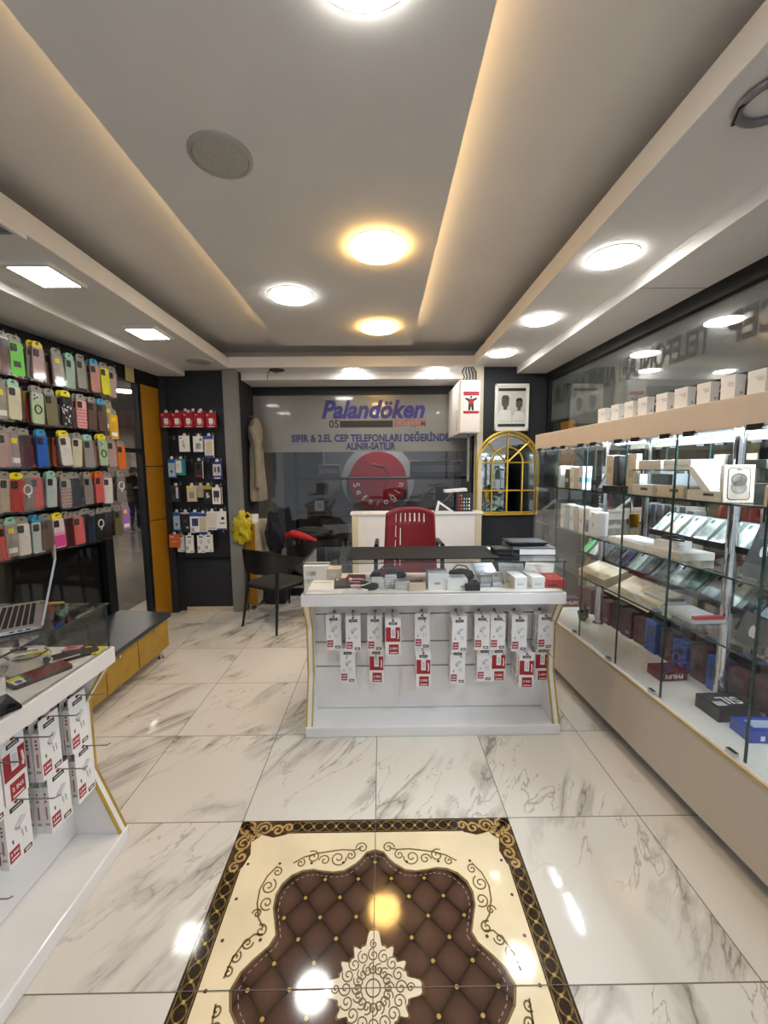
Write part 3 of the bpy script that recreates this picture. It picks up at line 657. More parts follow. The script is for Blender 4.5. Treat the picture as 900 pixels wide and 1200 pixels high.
PK = {'red': pk(.105, .155, .02, PRED, [(.3, .72, .38, .72, WCARD), (.34, .66, .72, .8, LGREY), (.78, .9, .5, .8, mat('dull_pink', 'C48A8A', .5)), (.2, .8, .9, .94, WCARD), (.05, .3, .1, .2, mat('dull_pink', 'C48A8A', .5))]),
      'whitecable': pk(.10, .165, .03, WCARD, [(.4, .5, .3, .7, GREYI), (.5, .6, .55, .8, GREYI), (.1, .3, .1, .16, INK)]),
      'whitering': pk(.10, .165, .03, WCARD, [(.25, .8, .45, .8, GREYI), (.35, .7, .53, .72, WCARD), (.7, .85, .15, .3, INK)]),
      'bluehead': pk(.09, .23, .02, WCARD, [(0, 1, 0, .16, BLUE), (.1, .9, .2, .85, CREAM), (0, 1, .88, 1, BLUE)]),
      'blueside': pk(.07, .20, .02, LBLUE, [(0, 1, 0, .2, BLUE), (.3, .6, .6, .72, DGREY), (0, 1, .93, 1, BLUE)]),
      'teal': pk(.10, .17, .03, TEAL, [(.08, .68, .1, .85, WCARD), (.1, .5, .3, .5, LGREY)]),
      'blackbox': pk(.09, .19, .02, INK, [(.1, .8, .1, .55, DGREY), (.2, .7, .15, .5, INK), (.9, 1, .0, 1, LGREY), (.1, .8, .8, .88, RED)]),
      'navy': pk(.10, .19, .02, mat('navy_card', '23306E', .4), [(.08, .9, .14, .78, LGREY), (.2, .4, .3, .6, INK), (.55, .8, .28, .6, DGREY), (.2, .8, .88, .94, WCARD)]),
      'dark': pk(.08, .17, .03, DGREY, [(.6, .9, .1, .8, LGREY), (.1, .5, .2, .5, INK)]),
      'kraft': pk(.10, .17, .02, mat('kraft_card', 'C2B69A', .6), [(0, .5, .02, .15, YEL), (.25, .75, .4, .8, mat('wire_grey', '8F867A', .6))]),
      'small': pk(.08, .13, .02, mat('kraft_card', 'C2B69A', .6), [(.2, .8, .2, .28, GREYI), (.2, .8, .4, .46, GREYI)]),
      'yelblack': pk(.09, .19, .02, INK, [(0, 1, 0, .2, mat('mustard_card', 'B2A01E', .5)), (.3, .6, .4, .7, LGREY), (.4, .75, .55, .65, LGREY)]),
      'whitepic': pk(.10, .18, .02, WCARD, [(.15, .75, .2, .6, DGREY), (.2, .3, .6, .85, RED), (.5, .6, .6, .85, RED), (.9, 1, 0, 1, DRED)]),
      'blackbag': pk(.11, .22, .02, mat('navy_black', '15181F', .5), [(.1, .9, .0, .08, LGREY), (.3, .7, .35, .5, DGREY), (.55, .8, .7, .8, GREYI)]),
      'bluepic': pk(.10, .22, .02, WCARD, [(0, 1, 0, .2, BLUE), (.2, .85, .3, .68, mat('screen_navy', '1E3A66', .4)), (.1, .4, .75, .95, GREYI)]),
      'whitebank': pk(.10, .20, .03, WCARD, [(.05, .95, .05, .78, mat('offwhite', 'D8D4C6', .5)), (.1, .9, .82, .96, LGREY)]),
      'whitegreen': pk(.10, .20, .02, WCARD, [(.5, .8, .3, .45, INK), (.3, .85, .6, .68, GREEN), (0, 1, .92, 1, BLUE)]),
      'cable': pk(.08, .19, .02, WCARD, [(.25, .75, .05, .12, INK), (.05, .35, .62, .82, GREYI), (.3, .7, .25, .5, LGREY), (.55, .9, .88, .95, GREYI)]),
      'orange': pk(.11, .14, .02, ORANGE, [(.1, .5, .15, .22, WCARD), (.2, .8, .5, .6, mat('pale_orange', 'E09A6A', .5))])}
ac = [  # x, z of the top, kind, label
    (-2.244, 2.183, 'red', 'red pouch on top row nearest the yellow wall panel'), (-2.133, 2.183, 'red', 'second red pouch from the yellow wall panel, top row'), (-2.012, 2.182, 'red', 'middle red pouch of the five along the top row'), (-1.896, 2.181, 'red', 'second red pouch from the grey column, top row'), (-1.775, 2.180, 'red', 'red pouch on top row nearest the grey column'),
    (-2.067, 1.943, 'whitecable', 'white packet with a cable picture hung under the middle red pouch'), (-1.941, 1.942, 'whitering', 'white packet with a coiled cable picture on second row'), (-1.810, 1.941, 'bluehead', 'tall white packet with blue ends on second row'),
    (-2.217, 1.702, 'blueside', 'narrow blue topped packet on third row beside the teal packet'), (-2.122, 1.702, 'teal', 'teal packet with a white window on third row'), (-1.929, 1.682, 'blackbox', 'black and red printed packet in the middle of third row'), (-1.739, 1.671, 'navy', 'navy packet on third row beside the grey column'),
    (-2.190, 1.421, 'dark', 'dark packet alone at the start of fourth row'), (-2.021, 1.419, 'kraft', 'kraft packet with a yellow corner on fourth row'), (-1.948, 1.419, 'small', 'small pale kraft packet half behind the yellow cornered one'), (-1.848, 1.418, 'yelblack', 'black packet with mustard yellow head on fourth row'), (-1.753, 1.399, 'whitepic', 'white packet with a dark red edge on fourth row'),
    (-2.198, 1.136, 'blueside', 'narrow pale packet with blue head on fifth row'), (-2.107, 1.135, 'blackbag', 'black packet with a pale head strip on fifth row'), (-2.006, 1.134, 'bluepic', 'white and blue packet with a navy square on fifth row'), (-1.919, 1.124, 'bluehead', 'pale packet with blue head beside the navy square packet'), (-1.821, 1.141, 'whitebank', 'thick white packet on the fifth row'), (-1.720, 1.141, 'whitegreen', 'white packet with green and black print beside grey column'),
    (-2.237, 0.894, 'orange', 'orange packet in front on the lowest row'), (-2.191, 0.884, 'cable', 'white cable packet behind the orange packet'), (-2.076, 0.883, 'cable', 'white cable packet second from orange one on lowest row'), (-1.951, 0.882, 'cable', 'white cable packet third from orange one on lowest row'), (-1.867, 0.890, 'cable', 'white cable packet at the grey column end of lowest row')]
for x, z, kd, lb in ac:
    dp = .10 if kd not in ('small', 'whitering') and lb.find('behind') < 0 else .055
    o = link('accessory_packet', PK[kd], None, (x, 4.45-dp, z), rnd.uniform(-.08, .08)); tag(o, lb, 'packet', 'packets on the accessory board')
    link('hang_tab', TABM, o)
    link('hook', HOOK2, bd, (x+1.985, -.02, z+.018))
for x, z, lb in ((-2.084, 2.209, 'red pouch tucked behind the front red pouches near the yellow panel'), (-2.002, 2.209, 'red pouch wedged behind the middle red pouches'), (-1.921, 2.208, 'red pouch behind the front red pouches towards the grey column')):
    o = link('accessory_packet', PK['red'], None, (x, 4.44, z), 0); tag(o, lb, 'packet', 'packets on the accessory board'); link('hang_tab', TABM, o)
for x, z in ((-2.230, 1.933), (-2.052, 1.685), (-1.876, 1.683), (-1.748, 0.913)):
    link('hook', HOOK2, bd, (x+1.985, -.02, z))

# ------------------------------------------------------------------ cable cartons for both counters
def cable_carton(red, near=False):
    w, h, d = .090, .180, .026
    b = MB(); b.box(-w/2, w/2, -d, 0, -h, 0, WCARD)
    F = lambda m, u0, u1, v0, v1, e=.0008: b.box(-w/2+w*u0, -w/2+w*u1, -d-e, -d, -h*v1, -h*v0, m)
    Tx = lambda s, sz, u, v, m, sx=1, e=.0014: b.text(s, sz, lambda x, y: (-w/2+w*u+x, -d-e, -h*v+y), m, bold=.0006, sx=sx)
    if red:
        F(RED, .04, .96, .06, .55); F(WCARD, .35, .66, .06, .42, .0012); F(LGREY, .40, .61, .12, .36, .0015)
        b.tube([(.028, -d-.002, -.03), (.031, -d-.002, -.06), (.028, -d-.002, -.08)], .004, WCARD, 5)
        F(RED, .22, .86, .64, .97); Tx('2 IN1', .020, .54, .78, WCARD, 1.0); F(WCARD, .3, .78, .90, .93, .0013)
    else:
        b.prism([(-.014, -.052), (.012, -.030), (.026, -.038), (.002, -.062)], lambda u, v, z: (u, z, v), -d-.004, -d, LGREY)
        b.prism([(-.014, -.052), (-.012, -.062), (.002, -.072), (.002, -.062)], lambda u, v, z: (u, z, v), -d-.004, -d, GREYI)
        F(INK, .2, .25, .50, .57); 
        for u in (.60, .74):
            b.tube([(-w/2+w*u, -d-.001, -.080), (-w/2+w*u+.002, -d-.001, -.105)], .0012, GREYI, 4); F(LGREY, u-.03, u+.03, .46, .52)
        F(RED, .05, .45, .66, .90); Tx('2 IN1', .013, .25, .74, WCARD); F(WCARD, .1, .4, .82, .85, .0012)
        F(DRED, .58, .93, .86, .95); F(WCARD, .64, .87, .89, .92, .0012)
    for k in range(3): b.box(-w/2-.0008, -w/2, -d*.62, -d*.38, -.030-.014*k, -.023-.014*k, RED); b.box(w/2, w/2+.0008, -d*.62, -d*.38, -.030-.014*k, -.023-.014*k, RED)
    for s in (-1, 1):
        x0, x1 = (-w/2-.0008, -w/2) if s < 0 else (w/2, w/2+.0008)
        b.box(x0, x1, -d*.62, -d*.38, -.125, -.075, mat('pink_print', 'B07C80', .5)); b.box(x0, x1, -d*.8, -d*.2, -.148, -.138, GREYI)
    o = b.build('t'); me = o.data; bpy.data.objects.remove(o)
    b = MB(); b.box(-w/2, w/2, -d, -d+.0012, 0, .042, WCARD); b.box(-w*.27, w*.27, -d-.0008, -d, .004, .020, INK); b.box(-w*.2, w*.2, -d-.0012, -d-.0008, .010, .0135, LGREY)
    b.prism(rrect(.014, .014, .0065, 3, 0, .031), XZ, -d-.001, -d, RED)
    o = b.build('t'); m2 = o.data; bpy.data.objects.remove(o)
    return me, m2
CW = cable_carton(False); CR = cable_carton(True)
peg = MB(); peg.tube([(0, 0, 0), (0, -.2, .004), (0, -.215, .012)], .0022, STEEL, 6); peg.box(-.007, .007, -.006, 0, -.022, .012, STEEL); _o = peg.build('t'); PEGM = _o.data; bpy.data.objects.remove(_o)

def counter(name, label, loc, rz, L, pegs, where, group):
    t = thing(name, label, 'display counter', loc, rz); h = L/2
    MB().box(-h, h, 0, .47, 0, .064, WHITE).build('base', t, bevel=.006)
    prof = [(.0, .064), (.075, .064), (.175, .30), (.175, .66), (.095, .80), (.02, .80), (.115, .64), (.115, .33)]
    prof = [(.010, .064), (.44, .064), (.44, .80), (.016, .80), (.115, .64), (.115, .34)]
    for s in (-1, 1):
        x0, x1 = (-h+.004, -h+.042) if s < 0 else (h-.042, h-.004)
        sp = MB().prism(prof, YZ, x0, x1, WHITE).build('side_panel', t)
        b = MB(); path = [(.010, .064), (.115, .34), (.115, .64), (.016, .80)]
        for xx in (x0+.002, x1-.002):
            for (y0, z0), (y1, z1) in zip(path[:-1], path[1:]):
                b.prism([(y0-.003, z0), (y1-.003, z1), (y1+.006, z1), (y0+.006, z0)], YZ, xx-.005, xx+.005, GOLD)
        b.build('gold_edging', sp)
    b = MB()
    zs = [.064, .345, .505, .685, .80]
    for a, c in zip(zs[:-1], zs[1:]): b.box(-h+.042, h-.042, .195, .225, a+.004, c-.004, WHITE)
    b.box(-h+.042, h-.042, .206, .23, .064, .80, mat('groove_aluminium', '4A4B4F', .4, metal=.4)); b.build('slat_panel', t)
    MB().box(-h-.004, h+.004, 0, .49, .80, .868, WHITE).build('top_slab', t, bevel=.004)
    g = MB(); g.box(-h+.012, h-.012, .010, .016, .868, 1.046, GLASS); o = g.build('front_pane', t)
    for s in (-1, 1):
        x0 = -h+.012 if s < 0 else h-.018
        MB().box(x0, x0+.006, .016, .47, .868, 1.046, GLASS).build('side_pane', t)
    MB().box(-h+.006, h-.006, .004, .478, 1.046, 1.054, GLASS).build('top_pane', t)
    b = MB(); 
    for (a, c) in (((-h+.006, .004, 1.05), (h-.006, .004, 1.05)), ((-h+.006, .004, 1.05), (-h+.006, .478, 1.05)), ((h-.006, .004, 1.05), (h-.006, .478, 1.05)), ((-h+.006, .478, 1.05), (h-.006, .478, 1.05))): b.tube([a, c], .0034, GEDGE, 4)
    for x in (-h+.013, h-.013): b.tube([(x, .012, .868), (x, .012, 1.046)], .003, GEDGE, 4)
    b.box(-h+.012, h-.012, .004, .010, .868, .874, SILVER)
    b.build('glass_edge', t)
    MB().box(-h+.02, h-.02, .02, .46, .868, .872, WHITE).build('display_floor', t)
    M = Matrix.Translation(loc) @ Matrix.Rotation(rz, 4, 'Z')
    for (x, z, n, kinds, lb, sp) in pegs:
        link('peg', PEGM, t, (x, .195, z))
        for k in range(n):
            front = k == n-1
            kind = kinds if front else ('w' if rnd.random() < .7 or kinds == 'w' else 'r')
            y = .185-.008-sp*k
            tilt = rnd.uniform(-.05, .05)
            p = M @ Vector((x+rnd.uniform(-.004, .004), y, z-.034+.004*k*0))
            me, m2 = CR if kind == 'r' else CW
            nm = 'red-printed' if kind == 'r' else 'white'
            lab = f'{nm} cable carton ' + ('in front on ' if front else f'{ORD[n-1-k]} from front on ') + lb
            o = link('cable_carton', me, None, p, rz+rnd.uniform(-.07, .07)); o.rotation_euler[0] = 0; tag(o, lab, 'cable carton', group)
            link('hang_tab', m2, o)
    return t
# centre counter: pegs (x from the middle, z, count, front kind, label)
UPW = 'upper peg row'
r1 = [(-0.593, 2, 'w'), (-0.476, 3, 'w'), (-0.338, 3, 'w'), (-0.232, 5, 'r'), (-0.051, 2, 'w'), (0.162, 4, 'w'), (0.306, 3, 'w'), (0.402, 3, 'w'), (0.525, 4, 'w'), (0.685, 3, 'w')]
r2 = [(-0.507, 2, 'w'), (-0.336, 2, 'r'), (-0.051, 4, 'r'), (0.159, 3, 'w'), (0.332, 2, 'w'), (0.418, 2, 'r'), (0.559, 5, 'r'), (0.688, 2, 'r')]
pegs = [(p, .700, n, k, f'{ORD[len(r1)-1-i]} upper peg from the wall showcase, middle counter', .026) for i, (p, n, k) in enumerate(r1)]
pegs += [(p, .485, n, k, f'{ORD[len(r2)-1-i]} lower peg from the wall showcase, middle counter', .026) for i, (p, n, k) in enumerate(r2)]
CC = (.297, 2.243, 0)
counter('display_counter', 'white glass-topped counter in the middle of the shop with cable cartons', CC, 0, 1.514, pegs, 'middle', 'cable cartons on the middle counter')
LC = (-1.10, .843, 0)
lp = []
for i, (x, n, k) in enumerate(((.655, 3, 'w'), (.52, 3, 'w'), (.405, 2, 'r'), (.29, 3, 'w'), (.17, 4, 'w'))): lp.append((x, .715, n, k, f'{ORD[i]} upper peg from the yellow bench, laptop counter', .030))
for i, (x, n, k) in enumerate(((.66, 3, 'w'), (.535, 3, 'w'), (.40, 2, 'w'), (.20, 2, 'w'))): lp.append((x, .500, n, k, f'{ORD[i]} middle peg from the yellow bench, laptop counter', .030))
lp.append((.215, .345, 1, 'r', 'lowest peg of the laptop counter', .03))
counter('display_counter', 'white glass-topped counter with an open laptop beside the yellow bench', LC, pi/2, 1.514, lp, 'laptop', 'cable cartons on the laptop counter')

# ------------------------------------------------------------------ small box helper
def pbox(name, label, cat, loc, size, base, marks=(), rz=0, rx=0, ry=0, lid=None, group=None, lab_fn=None, bevel=.0015):
    """box standing on z=0 of its own origin; marks: (face, u0,u1,v0,v1, mat), face in 'f','t','l','r'"""
    w, d, h = size; b = MB(); b.box(-w/2, w/2, -d/2, d/2, 0, h, base)
    o = b.build(name, loc=loc, bevel=bevel); o.rotation_euler = (rx, ry, rz); tag(o, label, cat, group)
    if marks or lab_fn:
        b = MB(); e = .0008
        for (fc, u0, u1, v0, v1, m) in marks:
            if fc == 'f': b.box(-w/2+w*u0, -w/2+w*u1, -d/2-e, -d/2, h*v0, h*v1, m)
            if fc == 't': b.box(-w/2+w*u0, -w/2+w*u1, -d/2+d*v0, -d/2+d*v1, h, h+e, m)
            if fc == 'l': b.box(-w/2-e, -w/2, -d/2+d*u0, -d/2+d*u1, h*v0, h*v1, m)
            if fc == 'r': b.box(w/2, w/2+e, -d/2+d*u0, -d/2+d*u1, h*v0, h*v1, m)
        if lab_fn: lab_fn(b, w, d, h)
        b.build('printed_label', o)
    if lid: MB().box(-w/2-.001, w/2+.001, -d/2-.001, d/2+.001, h*lid, h+.001, base).build('lid', o, bevel=bevel)
    return o
def cable(name, label, pts, r, m, plug=True):
    P = [Vector(p) for p in pts]; out = []
    for i in range(len(P)-1):
        p0, p1, p2, p3 = P[max(i-1, 0)], P[i], P[i+1], P[min(i+2, len(P)-1)]
        for t in [k/8 for k in range(8)]:
            out.append(.5*((2*p1)+(p2-p0)*t+(2*p0-5*p1+4*p2-p3)*t*t+(3*p1-p0-3*p2+p3)*t**3))
    out.append(P[-1]); o = MB().tube(out, r, m, 6).build(name, smooth=True); tag(o, label, 'cable')
    if plug:
        a = out[-1]; MB().box(a.x-.008, a.x+.008, a.y-.015, a.y+.015, a.z-.003, a.z+.005, m).build('plug', o)
    return o
ZC = .8725  # inside floor of both counters
def loop(cx, cy, r, z, n=1.6, st=0):
    return [(cx+r*(1+.12*sin(3*i))*cos(st+i*.7), cy+r*.7*sin(st+i*.7), z+.004*i) for i in range(int(n*9))]

# ---- in the middle counter (front y 2.243; interior y 2.27..2.70)
pbox('phone_box', 'long white carton at the corner inside the middle counter', 'carton', (-0.426, 2.62, ZC), (.16, .12, .09), WCARD, [('f', .1, .5, .3, .6, GREYI)])
pbox('phone_box', 'small cream carton beside the corner carton inside the middle counter', 'carton', (-0.311, 2.60, ZC), (.09, .1, .07), CREAM, [('f', .2, .7, .3, .6, LGREY)])
pbox('paper_pad', 'white paper pad lying at the corner inside the middle counter', 'paper', (-0.359, 2.40, ZC), (.15, .2, .012), WCARD, [('t', .1, .8, .7, .75, GREYI)])
o = pbox('power_bank', 'dark grey power bank lying next to red box inside counter', 'power bank', (-0.244, 2.44, ZC), (.10, .17, .018), DGREY, [('t', .1, .3, .7, .9, LGREY)], rz=.1)
pbox('gift_box', 'dark red small box behind the white cable loop in the counter', 'box', (-0.161, 2.45, ZC), (.11, .09, .05), RED, [('f', .2, .8, .5, .6, LGREY)], rz=-.1)
cable('charging_cable', 'white charging cable looped in front of the dark red box', loop(-0.128, 2.34, .055, ZC+.006), .003, WCARD)
o = MB().lathe([(.05, 0), (.055, .012), (.05, .03), (.03, .036)], BLACK, 24).build('wireless_charger', loc=(-0.073, 2.36, ZC), smooth=True); tag(o, 'round black charger puck in the middle counter', 'charger'); MB().lathe([(.022, .0365), (.022, .0375)], DGREY, 20).build('pad', o)
for i, (px, lb) in enumerate(((-0.186, 'flat white sachet before the dark grey power bank'), (-0.116, 'flat white sachet before the white cable loop'))): pbox('sachet', lb, 'sachet', (px, 2.30, ZC), (.07, .05, .010), WCARD, [('t', .1, .4, .3, .6, GREYI)])
pbox('cable_pouch', 'white pouch next to round black charger in the counter', 'pouch', (-0.023, 2.40, ZC), (.08, .05, .055), WCARD, [('f', .1, .6, .2, .5, LGREY)], rx=.5)
pbox('gift_box', 'narrow dark red box standing beside patterned pouch in the counter', 'box', (0.019, 2.42, ZC), (.04, .06, .075), RED, [('f', .2, .8, .5, .6, WCARD)], rz=.2)
o = pbox('patterned_pouch', 'white pouch with dark dots in the middle counter', 'pouch', (0.055, 2.38, ZC), (.07, .03, .075), WCARD, [('f', .1+.2*(i % 4), .2+.2*(i % 4), .12+.2*(i//4), .22+.2*(i//4), DGREY) for i in range(16)], rz=.15, rx=-.2)
pbox('parts_box', 'pale grey open parts box in the middle counter', 'box', (0.120, 2.35, ZC), (.085, .08, .05), mat('pale_grey_card', 'B9B9B6', .5), [('t', .3, .8, .4, .6, DGREY), ('f', .2, .6, .3, .6, LGREY)])
pbox('parts_box', 'cream open parts box with brown rim in the middle counter', 'box', (0.205, 2.34, ZC), (.095, .09, .045), CREAM, [('t', .1, .9, .2, .8, mat('brown_card', '7A4A38', .6))], rz=.05)
pbox('charger_box', 'tall white charger box before the black bag in the counter', 'carton', (0.333, 2.38, ZC), (.12, .12, .095), WCARD, [('f', .3, .6, .3, .45, GREYI)], lid=.6)
pbox('charger_box', 'low white charger box beside the tall white one in counter', 'carton', (0.442, 2.36, ZC), (.12, .11, .065), WCARD, [('f', .65, .9, .2, .4, GREYI), ('t', .1, .4, .3, .7, LGREY)])
pbox('battery_pack', 'black rectangular pack in front of the blister boxes', 'battery pack', (0.528, 2.33, ZC), (.085, .10, .04), BLACK, [('t', .1, .6, .2, .8, DGREY)])
for i, (px, lb) in enumerate(((0.621, 'clear blister box beside the black rectangular pack'), (0.689, 'tilted clear blister box before the yellow wires'))):
    o = pbox('blister_box', lb, 'blister box', (px, 2.38, ZC), (.075, .06, .075), BAG, (), rz=.2*i, rx=-.25*i); MB().box(-.03, .03, -.02, .02, .002, .02, LGREY).build('insert', o); MB().tube([(-.035, -.03, .002), (-.035, -.03, .073), (.035, -.03, .073), (.035, -.03, .002)], .0016, INK, 5).build('rim', o)
cable('earphone_wire', 'yellow thin wires coiled beside the white phone boxes', loop(0.743, 2.34, .03, ZC+.004, 2), .0018, mat('yellow_wire', 'B5A040', .5), False)
for i, (px, lb) in enumerate(((0.813, 'white phone box with dark screen print farther from the red box'), (0.916, 'white phone box with dark screen print touching the red box'))): pbox('phone_box', lb, 'phone box', (px, 2.38, ZC), (.075, .15, .07), WCARD, [('t', .15, .7, .5, .95, mat('screen_green', '2C4A48', .3)), ('f', .2, .7, .35, .5, LGREY)], rz=.04, lid=.6)
pbox('phone_box', 'flat bright red box at the showcase end of the middle counter', 'phone box', (1.024, 2.40, ZC), (.115, .16, .052), mat('bright_red_card', 'B9322F', .4), [('f', .1, .6, .2, .45, DRED), ('t', .3, .6, .4, .6, mat('pale_red', 'C97A70', .4))])
for i, (px, y, w_, rz, lb) in enumerate(((0.042, 2.58, .22, .1, 'black cable bag behind the dark red box inside counter'), (0.513, 2.56, .16, -.1, 'black cable bag behind the white charger boxes inside counter'))):
    o = MB().lathe([(w_*.5, 0), (w_*.55, .02), (w_*.45, .05), (w_*.15, .062)], BLACK, 18).build('cable_bag', loc=(px, y, ZC), smooth=True, rz=rz); o.scale = (1, .55, 1); tag(o, lb, 'bag'); MB().tube([(-.05, 0, .06), (-.02, .02, .085), (.03, 0, .08), (.05, -.02, .055)], .005, DGREY, 6).build('strap', o)
for i, (px, y, w_, rz, m, lb) in enumerate(((0.696, 2.58, .16, .3, SILVER, 'crumpled silver sleeve at the back of the middle counter'), (0.843, 2.55, .16, -.2, LGREY, 'pale grey paper sheet leaning behind the white phone boxes'), (1.021, 2.58, .18, -.5, WCARD, 'white paper sheet leaning behind the bright red box'))):
    o = pbox('paper_sheet', lb, 'paper', (px, y, ZC), (w_, .004, .12), m, [('f', .1, .7, .7, .74, GREYI)], rz=rz, rx=-.9)
# ---- on top of the middle counter
ZT = 1.0545
o = MB().prism(rrect(.90, .37, .02, 4), XY, 0, .004, mat('black_mat_rubber', '0E0E10', .6, spec=.2, noise=.1, scale=60)).build('desk_mat', loc=(.245, 2.505, ZT)); tag(o, 'long black desk mat on the middle counter glass', 'desk mat'); MB().prism(rrect(.885, .355, .017, 4), XY, .004, .0045, mat('mat_face', '0F0F11', .65, spec=.2, noise=.1, scale=60)).build('writing_face', o)
o = pbox('card_reader', 'small black card reader between the desk mat and the book', 'card reader', (.765, 2.47, ZT), (.15, .13, .035), BLACK, [('t', .15, .7, .2, .8, DGREY), ('f', .1, .9, .3, .4, DGREY)], rz=-.05)
o = MB().box(-.125, .125, -.12, .12, .003, .04, WCARD).build('ledger_book', loc=(.93, 2.52, ZT), rz=-.04); tag(o, 'thick white paged book under the black tray', 'book')
MB().box(-.13, .13, -.125, .125, .0, .003, DGREY).box(-.13, .13, -.125, .125, .04, .044, DGREY).box(-.132, -.128, -.125, .125, 0, .044, DGREY).build('cover', o)
o = MB().box(-.10, .10, -.07, .07, 0, .006, BLACK).box(-.12, .12, -.085, .085, .02, .024, BLACK).prism([(-.10, .006), (-.12, .02), (.12, .02), (.10, .006)], XZ, -.08, .08, BLACK).build('pen_tray', loc=(.91, 2.53, ZT+.0445), bevel=.002); tag(o, 'black shallow tray lying on the thick book', 'tray'); MB().box(-.10, .10, -.06, .06, .024, .0245, DGREY).build('tray_liner', o)
pbox('receipt_paper', 'loose white paper between the desk mat and card reader', 'paper', (.74, 2.60, ZT), (.12, .09, .002), WCARD, [('t', .1, .8, .6, .64, GREYI)])

# ---- in and on the laptop counter (front x=-1.10, far end y=1.60)
o = MB().prism(rrect(.085, .17, .012, 4), XY, .008, .014, mat('redbrown_leather', '6E3026', .45, noise=.15, scale=50)).prism(rrect(.088, .173, .014, 4), XY, 0, .008, DGREY).build('phone_wallet', loc=(-1.20, 1.355, ZC), rz=-.48); tag(o, 'red-brown leather backed phone near the glass edge of laptop counter', 'phone')
MB().box(-.042, .042, -.085, -.035, .014, .0148, mat('sticker_teal', '2C6A6C', .4)).box(-.03, .012, -.082, -.045, .0148, .0152, YEL).box(.0, .04, -.08, -.05, .0152, .0156, WCARD).prism(rrect(.028, .018, .009, 4, .02, -.065), XY, .0156, .016, BLUE).build('sticker', o)
o = MB().prism(rrect(.085, .165, .012, 4), XY, 0, .010, BLACK).build('phone_case', loc=(-1.20, 1.505, ZC), rz=-.75); tag(o, 'black phone with an orange stripe lying in the laptop counter', 'phone'); MB().box(.025, .036, -.07, .02, .010, .0105, ORANGE).box(.030, .036, -.07, .02, .0105, .011, WCARD).build('stripe', o)
pbox('card_packet', 'small pink packet beside the black phone in the laptop counter', 'packet', (-1.235, 1.555, ZC), (.06, .04, .012), mat('pink_card', 'C97F86', .5), [('t', .2, .7, .3, .7, RED)], rz=.3)
pbox('card_packet', 'small green packet by the pink one in the laptop counter', 'packet', (-1.175, 1.565, ZC), (.04, .03, .01), GREEN, [('t', .2, .7, .3, .7, YEL)], rz=.3)
pbox('card_packet', 'yellow packet at the far corner of the laptop counter', 'packet', (-1.130, 1.545, ZC), (.03, .06, .008), YEL, [('t', .2, .7, .3, .5, INK)], rz=.1)
cable('charging_cable', 'white cable looped behind the red-brown phone in laptop counter', loop(-1.285, 1.43, .06, ZC+.010, 2.0), .0035, mat('cable_white', 'C9C5BE', .5))
cable('charging_cable', 'grey cable coil beside the white box in laptop counter', loop(-1.31, 1.30, .05, ZC+.008, 2.4, 1), .004, GREYI)
cable('charging_cable', 'dark cable behind the white cable loop in laptop counter', loop(-1.33, 1.47, .055, ZC+.006, 1.6, 2), .003, DGREY)
pbox('charger_box', 'white creased box between the cables and glass in the laptop counter', 'carton', (-1.275, 1.195, ZC), (.14, .09, .045), WCARD, [('t', .1, .5, .3, .5, LGREY)], rz=.5)
pbox('tablet', 'black flat tablet nearest the front glass of laptop counter', 'tablet', (-1.185, 1.12, ZC), (.12, .17, .012), BLACK, [('t', .06, .94, .06, .94, mat('screen_black', '0A0B0D', .08)), ('t', .3, .5, .3, .4, GREYI)], rz=-.55)
pbox('card_packet', 'yellow label under the dark cable in the laptop counter', 'packet', (-1.345, 1.52, ZC), (.07, .05, .006), YEL, [('t', .2, .7, .3, .5, INK)], rz=.6)
pbox('gift_box', 'dark red packet under the laptop inside the glass counter', 'packet', (-1.40, 1.30, ZC), (.12, .08, .04), DRED, [('t', .2, .7, .3, .5, RED)], rz=.4)
# open laptop
hx = Vector((-.625, .78, 0)).normalized(); ux = Vector((-.78, -.625, 0)).normalized()
lt = thing('laptop', 'open silver laptop on the glass counter beside the bench', 'laptop', (-1.146, 1.324, ZT), 0)
ltr = math.atan2(hx.y, hx.x); lt.rotation_euler = (0, 0, ltr)
# local x along hinge (0..-> far), local y: +90deg from hx -> equals ux direction
b = MB(); b.prism(rrect(.345, .235, .012, 4, .172, .118), XY, .003, .015, SILVER)
for k in range(4): b.lathe([(.008, 0), (.008, .003)], BLACK, 10, (.02+.30*(k % 2), .02+.19*(k//2), 0))
b.build('base', lt, smooth=True)
b = MB(); b.box(.03, .315, .020, .125, .0150, .0154, SILVER)
for r in range(6):
    for c in range(14): b.box(.033+.0202*c, .033+.0202*c+.0176, .023+.0168*r, .023+.0168*r+.0122, .0154, .0166, BLACK)
b.build('keyboard', lt); MB().prism(rrect(.11, .075, .005, 3, .172, .18), XY, .015, .0154, LGREY).build('touchpad', lt)
b = MB(); 
for k in range(3): b.box(-.0006, .0004, .03+.02*k, .042+.02*k, .007, .011, BLACK)
b.build('port', lt)
o = MB().box(0, .345, -.003, .003, 0, .225, SILVER).box(.008, .337, .003, .0034, .008, .215, mat('laptop_screen', '14161A', .1)).build('screen_lid', lt, (0, 0.0, .014), bevel=.002); o.rotation_euler = (radians(13), 0, 0)
o = MB().tube([(-1.30, 1.52, ZT+.006), (-1.33, 1.57, ZT+.008), (-1.38, 1.575, ZT+.006), (-1.36, 1.53, ZT+.01), (-1.31, 1.55, ZT+.014), (-1.27, 1.58, ZT+.006)], .005, mat('yellow_wire', 'B5A040', .5), 6).build('cable_bundle', smooth=True); tag(o, 'yellow cable bundle on the counter glass behind the laptop', 'cable'); MB().tube([(-1.34, 1.54, ZT+.004), (-1.345, 1.56, ZT+.016), (-1.35, 1.58, ZT+.004)], .003, INK, 6).build('tie', o)

